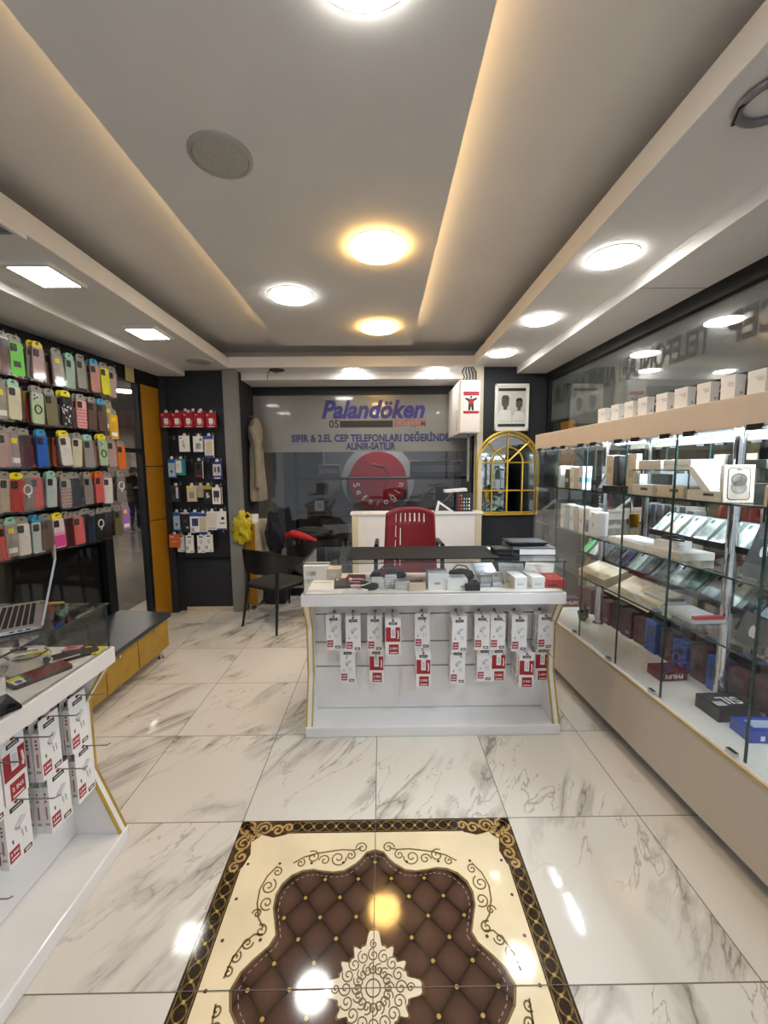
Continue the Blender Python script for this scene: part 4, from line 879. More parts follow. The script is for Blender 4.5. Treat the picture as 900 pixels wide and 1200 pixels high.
# ------------------------------------------------------------------ bench
bn = thing('bench', 'low yellow fronted bench with a dark grey top by the glass door', 'bench', (-2.06, 2.80, 0), 0)
MB().prism([(-.27, -.72), (.275, -.72), (.245, .585), (-.24, .66)], XY, .335, .37, BENCHTOP).build('top', bn, bevel=.006)
MB().box(-.25, .215, -.70, .56, .085, .335, YELW).build('body', bn, bevel=.003)
for (y0, y1) in ((-.69, -.24), (-.23, .12), (.13, .55)):
    d = MB().box(.215, .228, y0, y1, .09, .33, YELW).build('door', bn, bevel=.002)
    MB().lathe([(.008, 0), (.010, .012)], CHROME, 12).build('knob', d, ((.228), (y1-.22), .30)).rotation_euler = (0, pi/2, 0)
for (x, y) in ((.18, .50), (.18, -.62), (-.2, .52), (-.2, -.62)): MB().lathe([(.026, 0), (.02, .01), (.016, .03), (.02, .085)], CHROME, 16, (x, y, 0)).build('foot', bn, smooth=True)

# ------------------------------------------------------------------ alcove: desk, chair, mirror, picture, wall box
dk = thing('reception_desk', 'tall white desk with cream end posts behind the red chair', 'desk', (.37, 4.18, 0))
MB().box(-.69, .69, -.02, .17, 1.105, 1.13, WHITE).build('top', dk, bevel=.003); MB().box(-.61, .61, 0, .15, .02, 1.105, WHITE).build('front_panel', dk)
for s in (-1, 1): MB().box(*((-.675, -.61) if s < 0 else (.61, .675)), -.012, .15, 0, 1.105, mat('cream_post', 'CFC7A8', .5)).build('end_post', dk, bevel=.003)
# things on the desk
o = pbox('printed_box', 'dark box with colourful print standing on the white desk', 'box', (.87, 4.25, 1.13), (.17, .10, .19), INK, [('f', .1+.16*(i % 5)+.05*((i*7) % 3)/3, .2+.16*(i % 5), .1+.18*(i//5), .2+.18*(i//5), [RED, LBLUE, WCARD, ORANGE, GREYI][(i*3) % 5]) for i in range(22)])
o = thing('file_rack', 'black file rack beside the dark printed box on white desk', 'file rack', (.69, 4.26, 1.13)); MB().box(-.13, .1, -.06, .06, 0, .006, BLACK).box(.09, .1, -.06, .06, 0, .20, BLACK).build('frame', o); MB().prism([(-.13, .0), (-.12, .0), (.09, .20), (.08, .20)], XZ, -.06, .06, BLACK).build('sloping_plate', o)
pbox('paper_stack', 'white papers lying on top of the black file rack', 'paper', (.78, 4.25, 1.335), (.23, .11, .03), WCARD, [('f', 0, 1, .4, .5, GREYI)], rz=.05, ry=-.06)
o = MB().prism([(-.10, 0), (.10, 0), (-.07, .12)], XZ, -.02, .0, WCARD).build('folded_card', loc=(.66, 4.18, 1.131)); tag(o, 'white folded card leaning against the black file rack', 'card'); MB().prism([(-.07, .012), (.05, .012), (-.055, .085)], XZ, -.0206, -.02, DGREY).build('dark_inside', o)
# office chair
ch = thing('office_chair', 'red slotted office chair behind the middle counter', 'chair', (.24, 3.36, 0))
REDP = mat('red_chair_plastic', '720E18', .5, noise=.06)
def chair_back():
    b = MB(); nx, nz = 31, 26; idx = {}
    for j in range(nz+1):
        v = j/nz; z = .62+.645*v; hw = .232-.03*v
        for i in range(nx+1):
            u = -1+2*i/nx; x = u*hw; zz = z+(.0 if v < .95 else -.02*u*u)
            idx[i, j] = len(b.v); b.v.append((x, .05*u*u*-1+.03*(1-v)+.0, zz-.03*(u**4)*v))
    k = b.mi(REDP)
    for j in range(nz):
        for i in range(nx):
            slot = (5 <= i <= 25 and (i % 3 == 0) and ((21 <= j <= 23) or (6 <= j <= 19 and (j+i) % 7 != 0 and i <= 9)))
            if slot: continue
            b.f.append([idx[i, j], idx[i+1, j], idx[i+1, j+1], idx[i, j+1]]); b.m.append(k)
    o = b.build('backrest', ch, smooth=True); s = o.modifiers.new('solid', 'SOLIDIFY'); s.thickness = .022
    return o
chair_back()
MB().prism(rrect(.48, .46, .06, 5, 0, .24), XY, .46, .53, mat('black_seat_fabric', '1A1A1C', .9)).build('seat', ch, bevel=.015)
MB().lathe([(.03, .12), (.03, .46)], BLACKM, 16, (0, .24, 0)).build('gas_column', ch, smooth=True)
b = MB()
for k in range(5):
    a = 2*pi*k/5+.3; b.tube([(0, .24, .12), (.28*cos(a), .24+.28*sin(a), .075)], [.03, .016], BLACK, 8)
b.build('star_base', ch, smooth=True)
for k in range(5):
    a = 2*pi*k/5+.3; o = MB().lathe([(.012, -.02), (.028, -.018), (.028, .018), (.012, .02)], BLACK, 16).build('caster', ch, (.28*cos(a), .24+.28*sin(a), .0285), smooth=True); o.rotation_euler = (pi/2, 0, a)
for s in (-1, 1): MB().tube([(s*.23, .12, .50), (s*.29, .10, .60), (s*.29, .10, .90), (s*.285, .04, .925), (s*.28, .34, .925), (s*.28, .38, .86)], .018, BLACK, 8).build('armrest', ch, smooth=True)
# arched mirror
mr = thing('arched_mirror', 'gold framed arched window-style mirror on the dark wall', 'mirror', (1.365, 4.385, 1.075))
Wm, Hm = .33, .56
arch = [(-Wm, 0)]+[(Wm*cos(radians(180-a)), Hm+Wm*sin(radians(a))) for a in range(0, 181, 6)]+[(Wm, 0)]
MB().prism(arch, XZ, 0, .008, MIRROR).build('mirror_glass', mr)
for s, r, y in ((1.0, .017, -.012), (.93, .010, -.012)):
    MB().tube([(x*s, y, .0+z*s+(1-s)*.3) for x, z in arch], r, GOLDP, 8, True).build('frame', mr, smooth=True)
b = MB()
b.tube([(0, -.012, 0), (0, -.012, Hm+Wm)], .009, GOLDP, 6); b.tube([(-Wm, -.012, Hm), (Wm, -.012, Hm)], .008, GOLDP, 6); b.tube([(-Wm, -.012, Hm/2-.02), (Wm, -.012, Hm/2-.02)], .008, GOLDP, 6)
for s in (-1, 1):
    b.tube([(s*Wm*.5, -.012, 0), (s*Wm*.5, -.012, Hm)], .007, GOLDP, 6); b.tube([(0, -.012, Hm), (s*Wm*.72, -.012, Hm+Wm*.70)], .008, GOLDP, 6)
b.tube([(Wm*.5*cos(radians(a)), -.012, Hm+Wm*.5*sin(radians(a))) for a in range(0, 181, 10)], .008, GOLDP, 6)
b.build('glazing_bars', mr, smooth=True)
# framed portrait
pf = thing('framed_photo', 'white framed photograph of two people on the dark wall', 'picture', (1.395, 4.392, 1.97))
b = MB(); b.box(-.178, .178, -.02, 0, 0, .485, WCARD); b.build('backing', pf)
b = MB()
for a in ((-.18, .18, 0, .022), (-.18, .18, .468, .49), (-.18, -.16, 0, .49), (.16, .18, 0, .49)): b.box(a[0], a[1], -.03, 0, a[2], a[3], WCARD)
b.build('frame', pf, bevel=.003)
b = MB(); PG = mat('photo_grey', 'D0CDC8', .5, noise=.08, scale=8); b.box(-.145, .145, -.0215, -.02, .045, .445, PG); b.box(-.145, .145, -.0225, -.0205, .415, .445, INK); b.box(-.145, .145, -.0225, -.0205, .045, .075, INK)
for (x, z, s, hm, tm) in ((-.070, .305, 1.0, DGREY, WCARD), (.078, .285, .88, INK, WCARD)):
    b.prism([(x-.078*s, .075), (x-.078*s, .15), (x-.055*s, .205*s+.01), (x-.02*s, .225*s+.01), (x+.02*s, .225*s+.01), (x+.055*s, .205*s+.01), (x+.068*s, .15), (x+.068*s, .075)], XZ, -.0222, -.0215, tm)
    SKP = mat('photo_skin', '5B5550', .6)
    b.prism([(x-.02*s, z-.085*s), (x+.02*s, z-.085*s), (x+.022*s, z-.03), (x-.022*s, z-.03)], XZ, -.0225, -.0219, SKP)
    b.prism(rrect(.078*s, .112*s, .037*s, 6, x, z), XZ, -.0229, -.0223, SKP)
    b.prism([(x-.041*s, z+.01*s), (x-.04*s, z+.04*s), (x-.025*s, z+.066*s), (x+.025*s, z+.066*s), (x+.04*s, z+.04*s), (x+.041*s, z+.01*s), (x+.032*s, z+.03*s), (x-.032*s, z+.03*s)], XZ, -.0233, -.0227, hm)
    b.box(x-.022*s, x-.009*s, -.0236, -.0228, z+.004, z+.010, INK); b.box(x+.009*s, x+.022*s, -.0236, -.0228, z+.004, z+.010, INK); b.box(x-.013*s, x+.013*s, -.0236, -.0228, z-.034*s, z-.029*s, INK)
    b.tube([(x-.06*s+.012*i, -.023, .10+.012*sin(i*2.1)) for i in range(10)], .0012, INK, 4)
b.build('photograph', pf)
MB().box(-.16, .16, -.026, -.025, .022, .468, GLASS).build('glazing', pf)
# white wall box
wb = thing('wall_cabinet', 'white metal wall box with a red footballer sticker', 'wall box', (.925, 4.25, 1.94))
MB().box(-.105, .105, 0, .70, 0, .54, WHITE).build('body', wb, bevel=.006); MB().box(-.10, .10, -.008, 0, .01, .53, WHITE).build('front_door', wb, bevel=.003)
MB().box(-.112, -.105, .12, .22, .05, .25, LGREY).build('side_hatch', wb, bevel=.002)
b = MB(); b.box(-.07, .09, -.010, -.008, .20, .42, WCARD).box(-.07, .09, -.0112, -.010, .38, .42, RED).box(-.07, .09, -.0112, -.010, .20, .225, RED)
b.prism([(-.02, .23), (0, .23), (.008, .28), (.016, .23), (.036, .23), (.034, .32), (.07, .345), (.066, .36), (.02, .345), (.008, .35), (-.004, .345), (-.05, .36), (-.054, .345), (-.018, .32)], XZ, -.0116, -.010, INK)
b.box(-.012, .03, -.0122, -.0115, .29, .34, RED); b.prism(rrect(.02, .024, .009, 3, .008, .365), XZ, -.0122, -.010, DGREY); b.build('sticker', wb)
MB().tube([(0, .05, 0), (0, .05, -.50)], .014, GREYCOL, 8).build('conduit', wb, smooth=True)
b = MB()
for i in range(5): b.tube([(-.06+.035*i, .1, .54), (-.05+.03*i, .06, .58), (-.06+.036*i, .12, .64), (-.03+.02*i, .15, .70)], .007, DGREY, 6)
b.build('cable', wb, smooth=True)
# coat hanging on the alcove side wall
CT = mat('beige_coat_cloth', '8C8474', .9, noise=.12, scale=8, bump=.3)
def coat():
    b = MB(); n = 28; prof = [(2.19, .02, .015), (2.15, .07, .05), (2.05, .12, .075), (1.95, .11, .07), (1.88, .085, .055), (1.80, .11, .07), (1.6, .13, .075), (1.4, .15, .085), (1.25, .16, .09), (1.22, .155, .085)]
    vs = []; fs = []
    for z, a, c in prof:
        for j in range(n):
            t = 2*pi*j/n; k = 1+.13*sin(5*t+z*4)*(1 if z < 2.1 else .3); vs.append((c*cos(t)*k, a*sin(t)*k, z))
    for i in range(len(prof)-1):
        for j in range(n): fs.append((i*n+j, i*n+(j+1) % n, (i+1)*n+(j+1) % n, (i+1)*n+j))
    b.add(vs, fs, CT); return b
co = thing('hanging_coat', 'beige coat hanging in the alcove beside the grey column', 'coat', (-1.462, 4.82, 0)); coat().build('cloth', co, smooth=True)
MB().tube([(0, -.13, 2.06), (.055, -.14, 1.9), (.06, -.15, 1.6), (.05, -.16, 1.38)], [.045, .045, .04, .035], CT, 10).build('sleeve', co, smooth=True)
MB().box(.0, .09, -.12, .10, 1.86, 1.875, mat('coat_belt', '6F685A', .9)).build('belt', co)
MB().tube([(-.10, 0, 2.20), (-.02, 0, 2.20), (0, 0, 2.21)], .008, STEEL, 6).build('wall_hook', co)
# yellow narrow cabinet with bag
yc = thing('narrow_cabinet', 'narrow yellow fronted cabinet standing against the grey column', 'cabinet', (-1.46, 4.46, 0))
MB().box(-.055, .055, 0, .50, .06, .985, mat('peeling_cream', 'BDB49C', .6, noise=.3, scale=7)).build('body', yc, bevel=.003); MB().box(-.055, .055, -.015, 0, .06, .985, YELP).build('front', yc, bevel=.002)
MB().lathe([(.016, -.002), (.016, 0)], INK, 14).build('keyhole', yc, (.015, -.016, .93)).rotation_euler = (pi/2, 0, 0)
for (x, y) in ((-.04, .03), (.04, .03), (-.04, .47), (.04, .47)): MB().lathe([(.014, 0), (.012, .06)], CHROME, 12, (x, y, 0)).build('foot', yc, smooth=True)
def crumple(name, loc, sx, sy, sz, m, seed, label, cat, amp=1.):
    bm = bmesh.new(); bmesh.ops.create_icosphere(bm, subdivisions=4, radius=1); r = random.Random(seed)
    ph = [r.uniform(0, 6) for _ in range(9)]
    for v in bm.verts:
        n = v.co.normalized(); k = 1+amp*(.12*sin(5*n.x+ph[0])*cos(6*n.z+ph[1])+.09*sin(11*n.y+ph[2]+4*n.z)+.06*sin(17*n.x+9*n.z+ph[3]))
        v.co = Vector((n.x*sx*k, n.y*sy*k, n.z*sz*k))
    me = bpy.data.meshes.new(name); bm.to_mesh(me); bm.free(); me.materials.append(m)
    for p in me.polygons: p.use_smooth = True
    o = link(name, me, None, loc); tag(o, label, cat); return o
o = crumple('plastic_bag', (-1.525, 4.40, .945), .085, .07, .15, mat('yellow_plastic_film', 'C8B414', .3, noise=.15, coat=.5), 4, 'yellow plastic bag hung over the corner of the narrow cabinet', 'bag', 2.2)
MB().tube([(.03, .0, .14), (.06, .02, .17), (.09, .03, .13)], .012, mat('yellow_plastic_film', 'C8B414', .3), 6).build('handle', o, smooth=True)
o = MB().lathe([(.018, 0), (.05, .001), (.052, .09), (.018, .092)], WCARD, 24).build('tissue_roll', loc=(-1.46, 4.62, .986), smooth=True); tag(o, 'white paper roll standing on the narrow cabinet', 'paper roll'); MB().lathe([(.017, .0925), (.017, .0935)], CREAM, 16).build('core', o)
# armchairs
CHB = mat('black_chair_plastic', '121214', .4)
def armchair(label, loc, rz, group):
    t = thing('armchair', label, 'chair', loc, rz, group)
    MB().prism(rrect(.47, .45, .10, 6), XY, .43, .455, mat('charcoal_seat', '3A3A38', .85)).build('seat', t, bevel=.008)
    pts = [(-.25, .22), (-.275, .05), (-.26, -.12), (-.18, -.24), (0, -.29), (.18, -.24), (.26, -.12), (.275, .05), (.25, .22)]
    P = [Vector((x, y, 0)) for x, y in pts]; out = []
    for i in range(len(P)-1):
        p0, p1, p2, p3 = P[max(i-1, 0)], P[i], P[i+1], P[min(i+2, len(P)-1)]
        for k in range(5): s = k/5; out.append(.5*((2*p1)+(p2-p0)*s+(2*p0-5*p1+4*p2-p3)*s*s+(3*p1-p0-3*p2+p3)*s**3))
    out.append(P[-1]); N = len(out)
    b = MB(); vs = []; fs = []
    for i, p in enumerate(out):
        k = sin(pi*i/(N-1)); ztop = .68+.14*k**1.5; zbot = .65-.07*k**2
        d = p.normalized()
        for z, off in ((zbot, -.012), (ztop, .012-.0), (ztop, .03), (zbot, .008)): vs.append((p.x+d.x*off, p.y+d.y*off, z))
    for i in range(N-1):
        for j in range(4): fs.append((4*i+j, 4*i+(j+1) % 4, 4*i+4+(j+1) % 4, 4*i+4+j))
    fs += [(0, 1, 2, 3), tuple(4*(N-1)+j for j in (3, 2, 1, 0))]
    b.add(vs, fs, CHB); b.build('backrest', t, smooth=True)
    for (x, y, zt, xt, yt) in ((-.26, .24, .66, -.25, .19), (.26, .24, .66, .25, .19), (-.24, -.26, .66, -.20, -.19), (.24, -.26, .66, .20, -.19)):
        MB().tube([(x, y, 0), (xt*.95+x*.05, yt*.95+y*.05, .44), (xt, yt, zt)], [.011, .019, .015], CHB, 8).build('leg', t, smooth=True)
    MB().box(-.19, .19, -.20, -.18, .40, .435, CHB).box(-.19, .19, .17, .19, .40, .435, CHB).box(-.215, -.195, -.18, .18, .40, .435, CHB).box(.195, .215, -.18, .18, .40, .435, CHB).build('seat_frame', t)
    return t
a1 = armchair('black armchair standing beside the middle counter', (-1.08, 4.08, 0), -.55, 'black armchairs')
armchair('black armchair behind the other one, under the red and black jacket', (-.76, 4.60, 0), .5, 'black armchairs')
o = crumple('jacket', (-.78, 4.50, .86), .26, .17, .075, mat('black_jacket_cloth', '17181A', .9, bump=.4), 9, 'black jacket with a red panel thrown over the rear armchair', 'jacket')
MB().tube([(-.27, -.08, -.01), (-.18, -.16, .03), (-.05, -.19, .0), (.08, -.18, -.05)], [.03, .045, .04, .02], mat('red_jacket_cloth', 'A51620', .8), 10).build('red_panel', o, smooth=True)
o = crumple('backpack', (-1.26, 4.77, .815), .11, .11, .27, mat('navy_backpack_cloth', '161A28', .9, bump=.3), 13, 'dark navy backpack propped behind the narrow cabinet', 'backpack')
MB().tube([(-.05, -.11, .2), (-.06, -.15, .05), (-.05, -.12, -.15)], .012, INK, 6).build('strap', o, smooth=True)
o = MB().box(-.12, .12, -.13, .13, 0, .5, mat('dark_crate', '1D1D1F', .7)).build('crate', loc=(-1.26, 4.78, 0), bevel=.01); tag(o, 'dark crate on the floor under the navy backpack', 'crate'); MB().box(-.07, .07, -.132, -.13, .3, .42, BLACK).build('hand_slot', o)
o = MB().lathe([(.006, 0), (.006, .62)], mat('wood_stick', '5A4632', .6), 8).build('stick', loc=(-1.50, 4.41, 0)); o.rotation_euler = (0, -.02, 0); tag(o, 'thin dark stick leaning on the yellow cabinet', 'stick'); MB().lathe([(.009, .6), (.009, .64)], BLACK, 8).build('grip', o)

# ------------------------------------------------------------------ right wall
RWR = math.atan(.031)
def RW(y): return 1.93-.031*y
rw = thing('wall_right', None, None, (1.93, 0, 0), RWR); rw['kind'] = 'structure'
MB().box(.03, .09, -1.6, 4.42, 0, 2.6, mat('right_wall_dark', '3A3C3C', .5)).build('backing', rw)
b = MB(); b.box(-.03, .03, -1.6, 4.41, 2.485, 2.572, BLACKM).box(-.02, .03, 4.34, 4.41, 0, 2.49, BLACKM); b.build('frame', rw)
MB().box(.0, .006, -1.6, 4.34, 1.0, 2.485, glass('wall_glass', (.92, .93, .93), ior=1.5)).build('pane', rw)
MB().box(.012, .016, -1.6, 4.34, 2.06, 2.485, FILMR).build('frosted_band', rw)
b = MB(); GL = mat('dark_lettering', '33342F', .5)  # plain dark letters, mirrored when read from inside
b.text('TELEFONLARI ALINIR & SATILIR', .22, lambda x, y: (.0105, 2.36+x, 2.30+y), GL, align='LEFT', bold=.008, sx=.62)
b.text('2.EL CEP', .22, lambda x, y: (.0105, 2.25+x, 2.30+y), GL, align='RIGHT', bold=.008, sx=.8); b.build('window_lettering', rw, fixn=False)
MB().box(.02, .028, 3.86, 4.14, 1.5, 2.03, YELP).build('yellow_patch', rw)

# ------------------------------------------------------------------ wall showcase
sh = thing('wall_showcase', 'long white glass fronted showcase along the wall with lit shelves', 'showcase', (1.428, 0, 0), .05)
D = .42; L0, L1 = .3, 3.32
SM = Matrix.Translation((1.428, 0, 0)) @ Matrix.Rotation(.05, 4, 'Z')
def S(d, l, z): return SM @ Vector((d, l, z))
MB().box(.09, D, L0, L1-.1, 0, .09, mat('toe_kick', '1A1A1A', .7)).build('plinth', sh)
MB().box(0, D, L0, L1, .09, .445, PANELW).build('base_cabinet', sh, bevel=.003)
MB().box(-.012, D, L0, L1, .448, .47, WHITE).build('deck', sh, bevel=.003); MB().box(-.014, -.0115, L0, L1, .446, .456, GOLD).build('gold_trim', sh)
MB().box(-.006, .016, L0, L1, 1.725, 1.842, FASC).build('fascia', sh, bevel=.003); MB().box(.016, D, L0, L1, 1.77, 1.841, WHITE).build('top_board', sh)
MB().box(D-.014, D-.008, L0, L1, .47, 1.77, MIRROR).build('mirror_back', sh); MB().box(D-.008, D, L0, L1, .47, 1.77, DGREY).build('back_board', sh)
MB().box(.0, D-.014, L1-.006, L1, .47, 1.77, GLASS).build('end_pane', sh); 
for z in (1.435, 1.145, .865):
    o = MB().box(.02, D-.016, L0+.01, L1-.01, z-.008, z, SHELFG).build('shelf', sh); MB().box(.0175, .0199, L0+.01, L1-.01, z-.008, z, GEDGE).build('front_edge', o)
LEDW = emis('showcase_led', (.80, .89, 1), 340)
b = MB()
for k in range(64): b.box(.13, .15, L0+.08+.046*k, L0+.104+.046*k, 1.760, 1.766, LEDW)
ls_ = b.build('led_strip', sh); MB().box(.125, .155, L0+.05, L1-.05, 1.7661, 1.7695, WHITE).build('carrier', ls_)
for l in (1.79, 2.77, .85):
    p = MB().lathe([(.024, .47), (.024, 1.77)], CHROME, 20, (.255, l, 0)).build('pole', sh, smooth=True)
    MB().lathe([(.036, .47), (.036, .478)], CHROME, 20, (.255, l, 0)).build('flange', p, smooth=True)
seams = [3.30, 2.93, 2.56, 2.18, 1.834, 1.40, .95, .45]
for a, c in zip(seams[:-1], seams[1:]):
    d_ = MB().box(-.004, .001, c+.003, a-.003, .475, 1.728, GLASS).build('glass_door', sh)
    b = MB()
    for l in (a-.002, c+.002): b.box(-.0045, .0015, l-.0022, l+.0022, .475, 1.728, GEDGE)
    b.build('edge', d_)
    for l in (a-.07, c+.07): MB().box(-.012, .012, l-.03, l+.03, 1.712, 1.732, BLACK).build('hinge', d_)
    MB().box(-.014, .004, c+.03, c+.07, .472, .487, CHROME).build('lock', d_)
# cartons on top of the showcase
def cap_marks(b, w, d, h):
    for k in range(4): b.box(-w/2-.0008, -w/2, -d*.4, -d*.4+d*(.55-.08*k), h*(.80-.08*k), h*(.83-.08*k), GREYI)
    b.box(w*.0, w*.25, -d/2-.0008, -d/2, h*.2, h*.3, GREYI)
base_l = 2.47
for i in range(13):
    l = base_l-.12*i+rnd.uniform(-.008, .008)
    if l < .85: break
    p = S(.045, l, 1.8415)
    w_, d_, h_ = .040, .064+.003*(i % 3), .088+.003*(i % 2)
    lbl = 'white charger carton on the showcase top, ' + (f'{ORD[i]} from the arched mirror end' if i < 12 else 'nearest the camera')
    pbox('charger_carton', lbl, 'carton', p, (w_, d_, h_), WCARD, (), rz=.05+rnd.uniform(-.1, .1), group='white cartons along the showcase top', lab_fn=cap_marks, lid=.72)
for i in range(11):  # dark boxes added in place of the reflections in the glass behind
    l = 2.42-.13*i; p = S(.16+.03*rnd.random(), l, 1.8415)
    pbox('reflection_box', f'dark box standing in for a glass reflection on the showcase top, {ORD[i]} from mirror', 'carton', p, (.07, .07, .085+rnd.uniform(0, .02)), mat('reflection_dark', '24262A', .5), [('l', .2, .7, .6, .7, GREYI)], rz=.05, group='dark reflection boxes along the showcase top')

# ---- deck row of red and blue cartons
ZD = .4705
for i in range(19):
    l = 3.10-.112*i
    c = BLUE if i in (7, 9, 11, 17) else (mat('wine_card', '4A2028', .35, coat=.3) if i % 3 else DRED)
    nm = 'blue' if c is BLUE else 'dark wine red'
    w_ = .055+.01*(i % 2); h_ = .165+.012*((i*5) % 3)
    p = S(.365-w_/2, l, ZD)
    pbox('phone_carton', f'{nm} carton at the showcase back on the deck, ' + (f'{ORD[i]} from the mirror end' if i < 12 else f'{ORD[18-i]} from the near end'), 'carton', p, (w_, .095, h_), c, [('l', .1, .9, .1, .9, c), ('l', .2, .8, .55, .8, mat('dull_print', '6A4A50', .5)), ('l', .15, .5, .15, .25, LGREY if i % 2 else RED), ('l', .6, .85, .3, .5, DGREY)], rz=.05+rnd.uniform(-.06, .06), group='cartons in a row on the showcase deck')
def rot_text(s, size, m, face='f', sx=1, dv=0):
    def fn(b, w, d, h):
        if face == 'f': b.text(s, size, lambda x, y: (-x, -d/2-.0016, h/2-y+dv), m, bold=.0008, sx=sx)
        else: b.text(s, size, lambda x, y: (-x, -y+dv, h+.0016), m, bold=.0012, sx=sx)
    return fn
pbox('lamp_carton', 'dark red box printed PHILIPS upside down on the showcase deck', 'carton', S(.185, 2.03, ZD), (.145, .10, .052), DRED, [('t', .25, .75, .2, .8, mat('violet_print', '5B4A70', .4)), ('t', .05, .2, .1, .9, RED)], rz=.05, lab_fn=rot_text('PHILIPS', .030, WCARD, sx=1.0))
pbox('lamp_carton', 'dark red box printed PHILIPS beside the end of the middle counter', 'carton', S(.24, 3.16, ZD), (.145, .10, .07), DRED, [('t', .1, .9, .1, .9, mat('violet_print', '5B4A70', .4))], rz=.0, lab_fn=lambda b, w, d, h: b.text('PHILIPS', .034, lambda x, y: (x, -d/2-.0016, h/2+y), WCARD, bold=.0008))
pbox('headset_carton', 'black box with large white letters on the showcase deck', 'carton', S(.215, 1.70, ZD), (.20, .13, .062), INK, [('t', .08, .3, .2, .45, LGREY)], rz=.02, lab_fn=rot_text('SIL', .075, WCARD, 't', sx=1.1))
pbox('console_carton', 'bright blue box beside the black one on the showcase deck', 'carton', S(.21, 1.545, ZD), (.17, .10, .052), mat('bright_blue_card', '1A3FA8', .3, coat=.4), [('t', .2, .8, .25, .75, LBLUE), ('f', .25, .35, .2, .6, WCARD)], rz=-.05)
# small black owl-like ornament
fg = crumple('ornament', S(.17, 2.82, ZD+.05), .034, .030, .05, BLACK, 21, 'small black spiky ornament on the showcase deck', 'ornament')
b = MB()
for (x, y, z, r) in ((-.02, 0, .05, .010), (.012, 0, .065, .010), (.03, .0, .03, .012), (-.032, .0, .02, .01)): b.tube([(x*.5, y, z*.5), (x, y, z), (x*1.4, y, z*1.3)], [r*1.3, r, .002], BLACK, 6)
b.build('spike', fg, smooth=True)

# ---- shelf at .865
pbox('flat_carton', 'open cream carton with its flap down on the lowest glass shelf', 'carton', S(.16, 2.58, .8655), (.16, .30, .05), CREAM, [('t', .1, .9, .1, .5, mat('kraft_inner', 'B5A488', .6))], rz=.05, ry=-.35)
o = MB().box(-.10, .10, -.19, .19, 0, .004, CREAM).build('carton_flap', loc=S(.15, 2.22, .868)); o.rotation_euler = (0, -.45, .05); tag(o, 'loose cream cardboard sheet leaning on the lowest glass shelf', 'card'); MB().box(-.10, .10, -.002, .002, .004, .005, mat('kraft_inner', 'B5A488', .6)).build('crease', o)
pbox('watch_case', 'dark gold edged watch case standing on the lowest glass shelf', 'watch case', S(.16, 2.86, .8655), (.05, .09, .09), mat('bronze_case', '6A5A40', .35, metal=.4), [('l', .1, .9, .1, .9, INK), ('f', .1, .9, .1, .9, GOLD)], rz=.3, ry=.3)
def clearcase(label, d, l, z, w_, dd, h, stripe):
    t = thing('acrylic_case', label, 'acrylic case', S(d, l, z), .05)
    MB().box(-w_/2, w_/2, -dd/2, dd/2, 0, h, BAG).build('clear_shell', t, bevel=.003)
    MB().box(-w_/2+.01, w_/2-.01, -dd/2+.01, dd/2-.01, .003, .02, LGREY).build('tray', t); MB().box(-w_/2+.02, w_/2-.02, -dd/2+.01, -dd/2+.03, .02, .035, stripe).build('stripe', t)
clearcase('clear acrylic case with a red stripe on the lowest glass shelf', .15, 1.86, .8655, .18, .22, .10, mat('bright_red_card', 'B9322F', .4))
clearcase('clear acrylic case with grey contents behind the loose cream sheet', .20, 2.10, .8655, .12, .2, .11, DGREY)
o = MB().prism([(-.05, 0), (.05, 0), (0, .10)], lambda u, v, w: (w, u, v), 0, .03, BLACK).build('price_stand', loc=S(.22, 1.66, .8655), rz=.05); tag(o, 'black triangular stand before the chrome pole on lowest shelf', 'stand'); MB().prism([(-.03, .01), (.03, .01), (0, .07)], lambda u, v, w: (w, u, v), -.001, 0, DGREY).build('face_plate', o)
